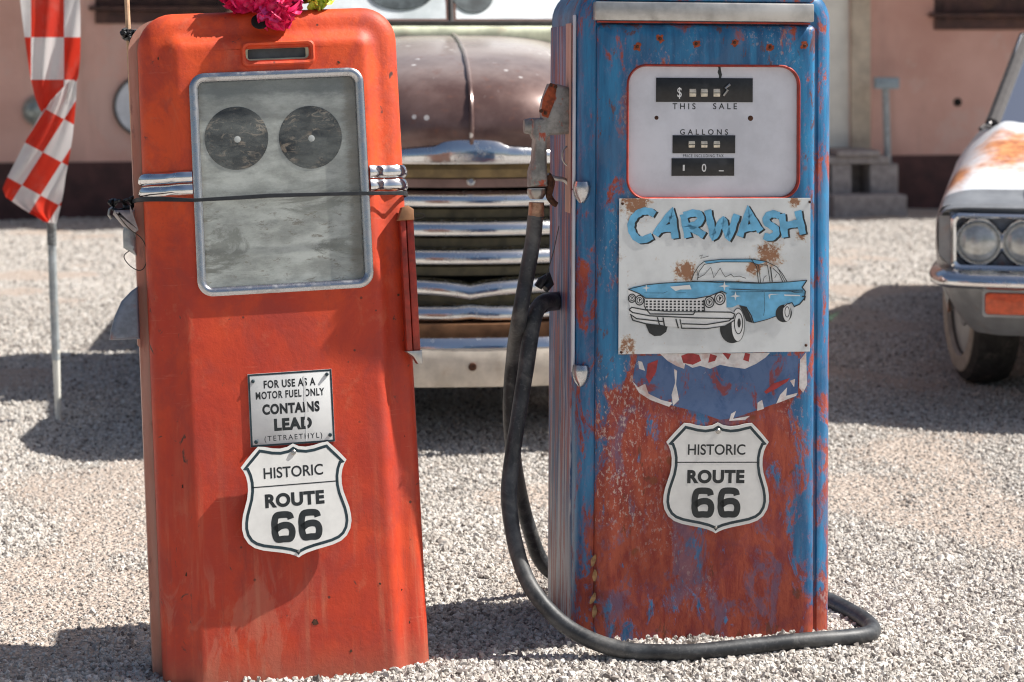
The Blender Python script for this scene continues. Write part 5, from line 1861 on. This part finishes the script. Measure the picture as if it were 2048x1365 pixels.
    ink.ribbon([(lambda c: (c[0] + 12 * S * math.cos(a), c[1] + 27 * S * math.sin(a)))(U((994, 682))) for a in [2 * math.pi * i / 20 for i in range(20)]], 4 * S, lay(), True)
    # bumper, grille and lamps on white
    wl = lay()
    wh.flat([U(p) for p in [(146, 556), (205, 578), (238, 602), (500, 606), (642, 572), (666, 590), (668, 655), (712, 684), (708, 722), (660, 752), (560, 764), (420, 756), (300, 746), (190, 720), (150, 690), (156, 652), (148, 600)]], wl)
    gl = lay()
    for r in range(4):
        for c_ in range(15):
            f = c_ / 14
            xx, yy = 238 + 298 * f, 613 + 14.5 * r + 4 * f * (1 if r < 2 else 2)
            ink.flat([U(p) for p in ((xx, yy), (xx + 12, yy), (xx + 12, yy + 9), (xx, yy + 9))], gl)

    def stroke(ps, w=4.5, closed=False):
        ink.ribbon([U(p) for p in ps], w * S, lay(), closed)
    for cx_, cy_, ra in ((166, 600, 19), (206, 611, 22), (576, 625, 25), (632, 607, 28)):
        stroke([(cx_ + ra * math.cos(a), cy_ + ra * 1.15 * math.sin(a)) for a in [2 * math.pi * i / 20 for i in range(20)]], 6, True)
        stroke([(cx_ + ra * 0.62 * math.cos(a), cy_ + ra * 0.7 * math.sin(a)) for a in [2 * math.pi * i / 16 for i in range(16)]], 4, True)
        ink.flat([U((cx_ - ra * 0.2, cy_ - ra * 0.5)), U((cx_ + ra * 0.35, cy_ - ra * 0.2)), U((cx_ - ra * 0.1, cy_ + ra * 0.55))], lay())
    for ps, w in (
        ([(146, 552), (240, 530), (330, 522), (480, 516), (640, 514), (850, 526), (1000, 522), (1100, 514)], 4),
        ([(1100, 514), (1074, 552), (1092, 574), (1086, 612), (1060, 642), (1030, 655)], 6),
        ([(146, 552), (205, 577), (238, 601), (360, 604), (500, 606), (580, 592), (642, 568), (668, 580)], 5),
        ([(232, 602), (230, 640), (240, 660)], 5), ([(238, 662), (380, 674), (545, 676)], 5), ([(545, 612), (552, 676)], 5),
        ([(150, 660), (165, 648), (245, 664), (262, 684), (490, 690), (500, 676), (540, 676), (690, 680), (712, 690), (704, 714), (500, 708), (260, 694), (170, 676), (150, 660)], 6),
        ([(156, 684), (190, 708), (300, 722), (330, 726)], 6), ([(330, 704), (338, 750)], 7), ([(300, 702), (312, 744), (345, 752)], 6), ([(398, 712), (412, 762)], 7), ([(420, 714), (430, 764)], 6),
        ([(430, 738), (560, 744), (680, 726), (708, 706)], 6), ([(430, 762), (560, 766), (660, 752), (712, 722)], 5), ([(160, 690), (170, 716), (240, 736), (315, 746)], 6),
        ([(480, 506), (494, 470), (520, 430), (548, 408), (640, 398), (800, 398), (880, 412), (935, 440), (968, 480), (992, 520)], 4),
        ([(510, 508), (520, 462), (548, 424), (640, 412), (800, 414), (838, 432), (850, 525)], 3.5), ([(800, 400), (828, 440), (838, 524)], 4), ([(850, 428), (886, 432), (900, 520)], 4), ([(902, 440), (912, 520)], 6),
        ([(915, 448), (950, 480), (968, 520)], 4), ([(940, 444), (980, 520)], 3), ([(862, 520), (868, 496), (880, 486)], 3), ([(925, 500), (935, 480)], 3),
        ([(480, 512), (640, 522), (850, 528), (990, 522)], 4), ([(680, 556), (800, 562), (950, 566), (1078, 566)], 4), ([(690, 572), (850, 572), (1080, 572)], 2.5),
        ([(1010, 570), (1030, 578), (1090, 582)], 3), ([(1072, 600), (1090, 600), (1086, 622)], 6), ([(868, 574), (872, 660), (866, 700)], 2),
        ([(508, 455), (516, 495), (545, 480), (582, 440), (592, 470), (598, 495), (632, 445), (645, 470), (660, 492), (690, 478), (705, 492), (735, 488), (770, 500)], 3),
        ([(520, 380), (538, 374), (528, 392), (570, 380)], 3), ([(230, 572), (330, 574), (352, 566)], 2), ([(400, 574), (450, 574)], 2), ([(735, 646), (772, 654), (800, 700), (812, 738)], 6), ([(812, 738), (880, 722), (942, 700)], 4),
        ([(962, 668), (990, 640), (1018, 632), (1032, 655)], 5),
    ):
        stroke(ps, w)
    hl = lay()
    for cx_, cy_, ra in ((655, 540, 26), (240, 546, 20), (714, 594, 24)):
        pts = []
        for i in range(8):
            a = math.pi * i / 4
            r2 = ra if i % 2 == 0 else ra * 0.25
            pts.append(U((cx_ + r2 * math.cos(a) * 1.2, cy_ + r2 * math.sin(a))))
        wh.flat(pts, hl)
    wh.flat([U(p) for p in [(365, 540), (470, 532), (480, 556), (420, 556), (395, 564)]], hl)
    wh.flat([U(p) for p in [(890, 590), (900, 584), (950, 586), (902, 590), (898, 612)]], hl)
    wh.flat([U(p) for p in [(975, 588), (1060, 592), (1062, 598), (978, 596)]], hl)
    do = blue.build('car_drawing', M['skyblue'], po, smooth=0)
    wh.build('white_areas', M['plate'], do, smooth=0)
    ink.build('ink_lines', M['ink'], do, smooth=0)
    bo = MB()
    for px, py in ((115, 100), (112, 885), (1097, 862), (1115, 95)):
        x, z = U((px, py))
        bolt(bo, x, z, -0.001, 0.0035)
    bo.build('nails', M['rustspot'], po)


make_carwash()


# ------------------------------------------------------------------ hose and nozzle
def make_hose():
    at_ = lambda px, py, Y: at(px, py, Y * 0.981)   # the pump stands a little nearer on its mound
    V = 0.12
    n_ = lambda px, py: MBL @ Vector((on(MBL, px, py, V)[0], V, on(MBL, px, py, V)[1]))
    base = Vector((n_(1060, 800).x, n_(1060, 800).y - 0.2, 0))
    t = thing('fuel_hose', Matrix.Translation(base), 'black fuel hose with metal nozzle hanging beside the blue pump and looped round its foot', 'hose')
    Yg = lambda py: gdist(py)
    pts = [n_(1071, 432), n_(1066, 480), n_(1052, 560), n_(1038, 640)]
    pts += [at_(1027, 720, 5.72), at_(1021, 800, 5.75), at_(1024, 880, 5.80), at_(1036, 970, 5.86), at_(1056, 1050, 5.92), at_(1092, 1135, 5.98), at_(1180, 1178, 6.02), at_(1330, 1192, 6.03)]
    pts += [at_(1500, 1200, 5.98), at_(1620, 1208, 5.88), at_(1690, 1226, 5.74), at_(1738, 1249, 5.60), at_(1742, 1270, 5.50), at_(1700, 1283, 5.44), at_(1600, 1292, 5.395), at_(1480, 1302, 5.355), at_(1370, 1310, 5.325), at_(1270, 1304, 5.335), at_(1190, 1284, 5.35), at_(1120, 1243, 5.38)]
    pts += [at_(1062, 1175, 5.42), at_(1032, 1095, 5.46), at_(1018, 1000, 5.50), at_(1024, 920, 5.53), at_(1036, 840, 5.55), at_(1050, 750, 5.57), at_(1060, 680, 5.585), at_(1070, 630, 5.60), at_(1085, 606, 5.63), at_(1108, 603, 5.68)]
    sm = bez(pts, 7)
    for p in sm:
        p.z = max(p.z, gheight(p.x, p.y) + 0.021)
    rad = [0.0200 + 0.0012 * mnoise.noise(p * 6) + 0.0008 * mnoise.noise(p * 22) for p in sm]
    MB().tube(sm, rad, 14).build('hose', M['rubber'], t, smooth=60, world=True)
    # coupling and nozzle body
    c0, c1, c2 = n_(1072, 438), n_(1073, 405), n_(1074, 386)
    MB().tube([c0, c0.lerp(c1, .15), c0.lerp(c1, .16), c1], [0.0185, 0.0185, 0.0205, 0.0195], 14).build('coupling', M['copper'], t, world=True)
    nz = MB()

    def outl(ps, h, bev=0.008):
        loc_ = [on(MBL, px, py, V) for px, py in ps]
        m = MB().prism(loc_, V - h, V + h, bev, 3)
        m.xf(MBL)
        nz.add(m.v, m.f)
    outl([(1096, 168), (1112, 168), (1140, 176), (1140, 268), (1098, 271), (1092, 276), (1091, 300), (1092, 345), (1093, 372), (1056, 374), (1056, 345), (1064, 320), (1066, 280), (1060, 268), (1062, 238), (1082, 236), (1080, 222), (1084, 200)], 0.026, 0.010)
    no = nz.build('nozzle', M['nozzle'], t, smooth=40, world=True)
    MB().tube([n_(1048, 253), n_(1062, 253), n_(1086, 253)], [0.017, 0.021, 0.021], 14).build('end_plug', M['nozzle'], no, world=True)
    MB().tube([n_(1073, 378), n_(1073, 384), n_(1073, 392), n_(1073, 398)], [0.023, 0.024, 0.021, 0.016], 12).build('swivel', M['steel'], no, world=True)
    off = MBL.to_3x3() @ Vector((0, -0.028, 0))
    cp = MB()
    pl = [(1096, 166), (1110, 170), (1104, 205), (1092, 236), (1080, 232), (1078, 222), (1082, 196)]
    m = MB().prism([on(MBL, px, py, V) for px, py in pl], V - 0.034, V - 0.0265, 0.003)
    m.xf(MBL)
    MB().add(m.v, m.f).build('cover_plate', M['rusthalo'], no, world=True)
    bo = MB()
    for px, py in ((1097, 170), (1077, 222), (1086, 226), (1106, 174)):
        p = n_(px, py) + MBL.to_3x3() @ Vector((0, -0.034, 0))
        bo.tube([p, p + MBL.to_3x3() @ Vector((0, -0.006, 0))], 0.0045, 8)
    bo.build('bolts', M['rustspot'], no, world=True)
    tr = [n_(1094, 352), n_(1102, 362), n_(1100, 378), n_(1098, 392), n_(1106, 405), n_(1114, 410)]
    MB().tube(bez(tr, 5), [0.011 - 0.004 * i / 25 for i in range(26)], 8).build('trigger', M['rustspot'], no, world=True)
    lv = [n_(1094, 350), n_(1110, 357), n_(1128, 360), n_(1142, 372)]
    MB().tube(bez(lv, 5), 0.006, 8).build('lever', M['steel'], no, world=True)
    rg = n_(1137, 312)
    MB().tube([rg + MBL.to_3x3() @ Vector((0.016 * math.cos(a), 0, 0.024 * math.sin(a))) for a in [2 * math.pi * i / 20 for i in range(20)]], 0.0022, 6, closed=True).build('ring', M['steel'], no, world=True)
    # outlet elbow on the pump side and its hanging tie
    MB().tube([at_(1080, 612, 5.63), at_(1092, 605, 5.66), at_(1120, 602, 5.72)], [0.022, 0.024, 0.024], 12).build('outlet_elbow', M['black'], t, world=True)
    k = MB()
    k.tube([at_(1076, 575, 5.62), at_(1084, 562, 5.62), at_(1096, 553, 5.63), at_(1100, 568, 5.63), at_(1090, 578, 5.62)], 0.011, 8)
    k.tube([at_(1118, 452, 5.58), at_(1108, 500, 5.6), at_(1092, 556, 5.62)], 0.0012, 5)
    k.build('tie_wire', M['strap'], t, world=True)


make_hose()


# ------------------------------------------------------------------ checkered flag
def make_flag():
    Y = 8.72
    t = thing('checkered_flag', Matrix.Translation(Vector((at(117, 835, Y).x, Y, 0))), 'red and white checkered flag hanging twisted on a thin grey pole', 'flag')
    MB().tube([at(117, 850, Y), at(112, 700, Y)], [0.011, 0.0155], 10).build('pole_foot', M['door'], t, world=True)
    MB().tube([at(112, 720, Y), at(106, 560, Y), at(103, 446, Y), at(92, 20, Y + 0.05), at(88, -250, Y + 0.05)], 0.0165, 10).build('pole', M['post'], t, world=True)
    MB().tube([at(104, 490, Y), at(103, 442, Y)], 0.019, 10).build('pole_tie', M['tape'], t, world=True)
    upper = [((36, -160), (162, -160)), ((38, -60), (162, -60)), ((40, 0), (160, 0)), ((47, 60), (161, 45)), ((54, 110), (161, 90)), ((61, 155), (160, 125)), ((70, 195), (157, 150)), ((80, 220), (152, 175)), ((88, 228), (150, 190))]
    lower = [((90, 214), (154, 146)), ((84, 222), (153, 185)), ((68, 252), (150, 228)), ((50, 285), (145, 275)), ((30, 325), (138, 320)), ((14, 356), (131, 355)), ((5, 378), (127, 385)), ((12, 395), (122, 410)), ((45, 418), (117, 432)), ((88, 444), (112, 448))]
    vs, fs, uvs = [], [], []
    NU = 18

    def strip(rows, uvf, dy, ph):
        fine = []
        for i in range(len(rows) - 1):
            for k in range(4):
                f = k / 4
                fine.append((Vector(rows[i][0]).lerp(Vector(rows[i + 1][0]), f), Vector(rows[i][1]).lerp(Vector(rows[i + 1][1]), f)))
        fine.append((Vector(rows[-1][0]), Vector(rows[-1][1])))
        o = len(vs)
        for i, (a, b) in enumerate(fine):
            for j in range(NU + 1):
                f = j / NU
                p = a.lerp(b, f)
                w = (b - a).length / 120
                d = dy + 0.030 * w * math.sin(f * 7.5 + i * 0.12 + ph) + 0.012 * math.sin(f * 17 + i * 0.35 + ph)
                vs.append(at(p.x, p.y, Y - 0.03 + d))
                uvs.append(uvf(p.x, p.y))
        for i in range(len(fine) - 1):
            for j in range(NU):
                q = o + i * (NU + 1) + j
                fs.append((q, q + 1, q + NU + 2, q + NU + 1))
    strip(upper, lambda x, y: (((x - 62) / 66) + 11, (y + 10) / 85 + 10), 0.0, 0.4)

    def lo(x, y):
        e1, e2 = (37, 20), (-42, 66)
        dx, dyy = x - 91, y - 219
        det = e1[0] * e2[1] - e1[1] * e2[0]
        return ((dx * e2[1] - dyy * e2[0]) / det + 11, (e1[0] * dyy - e1[1] * dx) / det + 10)
    strip(lower, lo, -0.03, 1.6)
    Mi = t.matrix_world.inverted()
    me = bpy.data.meshes.new('cloth')
    me.from_pydata([tuple(Mi @ v) for v in vs], [], fs)
    ul = me.uv_layers.new(name='UVMap')
    for lp in me.loops:
        ul.data[lp.index].uv = uvs[lp.vertex_index]
    me.materials.append(M['cloth'])
    me.shade_smooth()
    o = bpy.data.objects.new('cloth', me)
    col.objects.link(o)
    o.parent = t


make_flag()


# ------------------------------------------------------------------ dry litter at the foot of the blue pump
def make_litter():
    rnd = random.Random(5)
    g = MB()
    for k in range(260):
        cx_ = rnd.choice([(1262, 1290), (1262, 1290), (1370, 1292), (1480, 1286)])
        p = at(cx_[0] + rnd.gauss(0, 24), cx_[1], 5.48 + rnd.gauss(0, 0.012))
        p.z = 0.006
        a = rnd.uniform(0, 6.28)
        ln = rnd.uniform(0.008, 0.032)
        d = Vector((math.cos(a), math.sin(a) * 0.5, rnd.uniform(0.1, 0.9))).normalized() * ln
        s_ = Vector((-math.sin(a), math.cos(a), 0)) * 0.0011
        g.add([p - s_, p + s_, p + d + s_ * 0.2 + Vector((0, 0, 0.004)), p + d - s_ * 0.2 + Vector((0, 0, 0.004))], [(0, 1, 2, 3)])
    tag(g.build('dry_grass', M['grass'], smooth=0, fixn=False), kind='stuff')
    for i, (px, py) in enumerate(((1186, 1120), (1188, 1150), (1184, 1196), (1187, 1222))):
        x, z = on(MBL, px, py, -0.006)
        lab = ('highest dead leaf caught in the seam of the blue pump', 'second highest dead leaf caught in the seam of the blue pump', 'third highest dead leaf caught in the seam of the blue pump', 'lowest dead leaf caught in the seam of the blue pump')[i]
        m = MB()
        vs, fs = [], []
        for j in range(6):
            for k in range(4):
                f, u = j / 5, k / 3 * 2 - 1
                vs.append((u * 0.006 * math.sin(math.pi * (0.1 + 0.8 * f)), 0.004 * math.sin(4 * f + i) - 0.003 * u * u, (f - 0.5) * 0.030))
        for j in range(5):
            for k in range(3):
                fs.append((j * 4 + k, j * 4 + k + 1, j * 4 + k + 5, j * 4 + k + 4))
        o = m.add(vs, fs).build('dead_leaf', M['leaf'], smooth=60, fixn=False)
        o.matrix_world = MBL @ Matrix.Translation((x, -0.012, z)) @ Matrix.Rotation(rnd.uniform(-0.5, 0.5), 4, 'Y')
        tag(o, lab, 'leaf', 'dead leaves in the pump seam')


make_litter()
bpy.context.view_layer.update()
